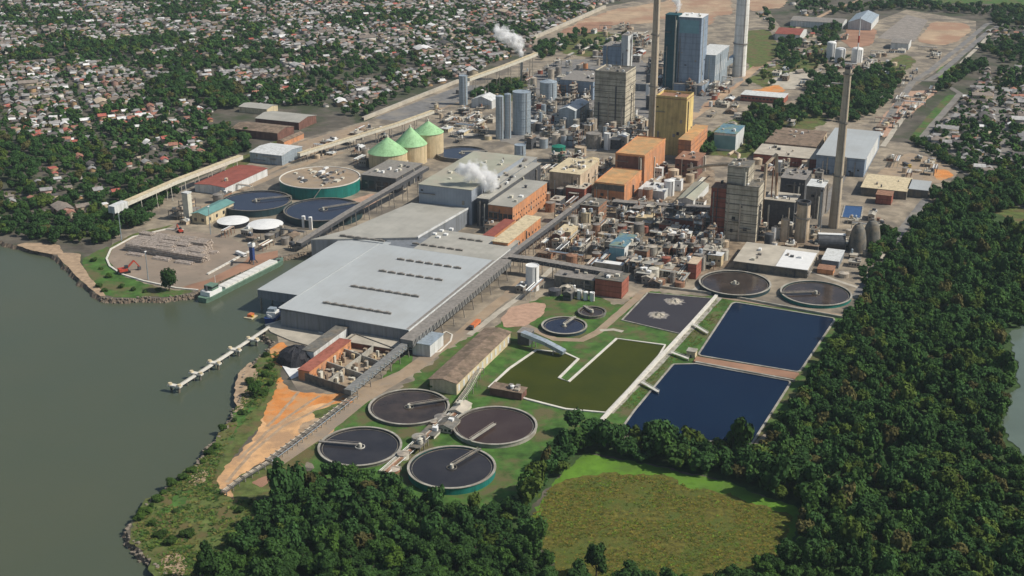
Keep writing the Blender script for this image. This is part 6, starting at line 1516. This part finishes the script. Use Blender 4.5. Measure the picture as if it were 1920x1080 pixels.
pm = fast_mesh('puff', cube_sphere(6)[0], cube_sphere(6)[1]); pm.materials.append(SM)
def plume(label, puffs):
    c = G(*puffs[0][:3]); t = thing('steam_plume', label, 'steam', c)
    for x, y, z, s in puffs:
        o = bpy.data.objects.new('puff', pm); COL.objects.link(o); o.parent = t; o.location = G(x, y, z) - c; o.scale = (s, s, s * 1.1)
def zrow(x0, y0, x, y):                                       # height of a point above ground point (x0, y0) seen at row y
    return zh(x0, y0, y)
def puffs(x0, y0, lst):
    Y = G(x0, y0).y; out = []
    for x, y, s in lst:
        z = zh(x0, y0, y); a = (x - 960) / FPX; d = Y * ct + (H - z) * st; out.append((a * d, Y, z, s))
    return out
def plume2(label, x0, y0, lst, lead=None):
    P = puffs(x0, y0, lst); c = Vector(P[0][:3]); t = thing('steam_plume', label, 'steam', c)
    for x, y, z, s in P:
        o = bpy.data.objects.new('puff', pm); COL.objects.link(o); o.parent = t; o.location = Vector((x, y, z)) - c; o.scale = (s, s, s * 1.1)
    return P
plume2('white steam plume leaning over the cream conveyor from a thin vent', 978, 150, [(977, 100, 6), (974, 88, 10), (967, 77, 12), (956, 72, 12), (944, 65, 13), (934, 58, 10)])
def roof_px(x, y, z):
    p = G(x, y, z); return proj(p.x, p.y, 0)
plume2('white steam rising from the vents on the machine hall roof', *roof_px(914, 352, 31), [(914, 350, 6), (910, 338, 9), (903, 326, 10), (890, 321, 11), (878, 321, 10), (866, 319, 7), (920, 332, 8), (928, 345, 6)])
plume2('thin steam wisp on top of the tall boiler building', 1272, 150, [(1271, 18, 5), (1270, 8, 7), (1268, -4, 8)])
tank('vent_stack', 'thin steel vent under the steam above the cream conveyor', 'vent', 978, 150, 5, 106, 'silo_grey', h=zh(978, 150, 106))
# ================================================================== light, sky, camera
SAZ, SEL = R(98), R(45)
w = bpy.data.worlds.new('World'); S.world = w; w.use_nodes = True; nt = w.node_tree
sky = nt.nodes.new('ShaderNodeTexSky'); sky.sky_type = 'NISHITA'; sky.sun_disc = False; sky.sun_elevation = SEL; sky.sun_rotation = SAZ; sky.air_density = 1.2; sky.dust_density = 1.5
nt.links.new(sky.outputs[0], nt.nodes['Background'].inputs[0]); nt.nodes['Background'].inputs[1].default_value = .08
sd = Vector((math.sin(SAZ) * math.cos(SEL), math.cos(SAZ) * math.cos(SEL), math.sin(SEL)))
l = bpy.data.lights.new('sun', 'SUN'); l.energy = 4.6; l.angle = R(.53); l.color = (1, .94, .84)
o = bpy.data.objects.new('sun', l); COL.objects.link(o); o.rotation_euler = sd.to_track_quat('Z', 'Y').to_euler(); o.location = (0, 500, 800)
cam = bpy.data.cameras.new('camera'); cam.lens = FPX / 1920 * 36; cam.sensor_width = 36; cam.clip_start = 1; cam.clip_end = 40000
co = bpy.data.objects.new('camera', cam); COL.objects.link(co); co.location = (0, 0, H); co.rotation_euler = (math.pi / 2 - TH, 0, 0); S.camera = co
HAZE = .00003
if HAZE:
    hb = MB().rect((0, 0), Vector((1, 0)), Vector((0, 1)), -5200, 5200, -1400, 9000, WZ - 6, H + 60)
    hm = bpy.data.materials.new('haze'); hm.use_nodes = True; hn = hm.node_tree; hn.nodes.clear(); ho = hn.nodes.new('ShaderNodeOutputMaterial'); hv = hn.nodes.new('ShaderNodeVolumePrincipled')
    hv.inputs['Color'].default_value = (.70, .85, 1, 1); hv.inputs['Density'].default_value = HAZE; hn.links.new(hv.outputs[0], ho.inputs['Volume'])
    setp(struct('haze', hb, hm), kind='stuff')
S.cycles.max_bounces = 10; S.cycles.diffuse_bounces = 2; S.cycles.glossy_bounces = 3; S.cycles.volume_bounces = 8; S.cycles.transmission_bounces = 2
S.cycles.use_adaptive_sampling = True; S.cycles.adaptive_threshold = .02
S.view_settings.view_transform = 'Standard'; S.view_settings.look = 'None'; S.view_settings.exposure = 0.0; S.view_settings.gamma = 1
S.render.resolution_x, S.render.resolution_y = 1024, 576
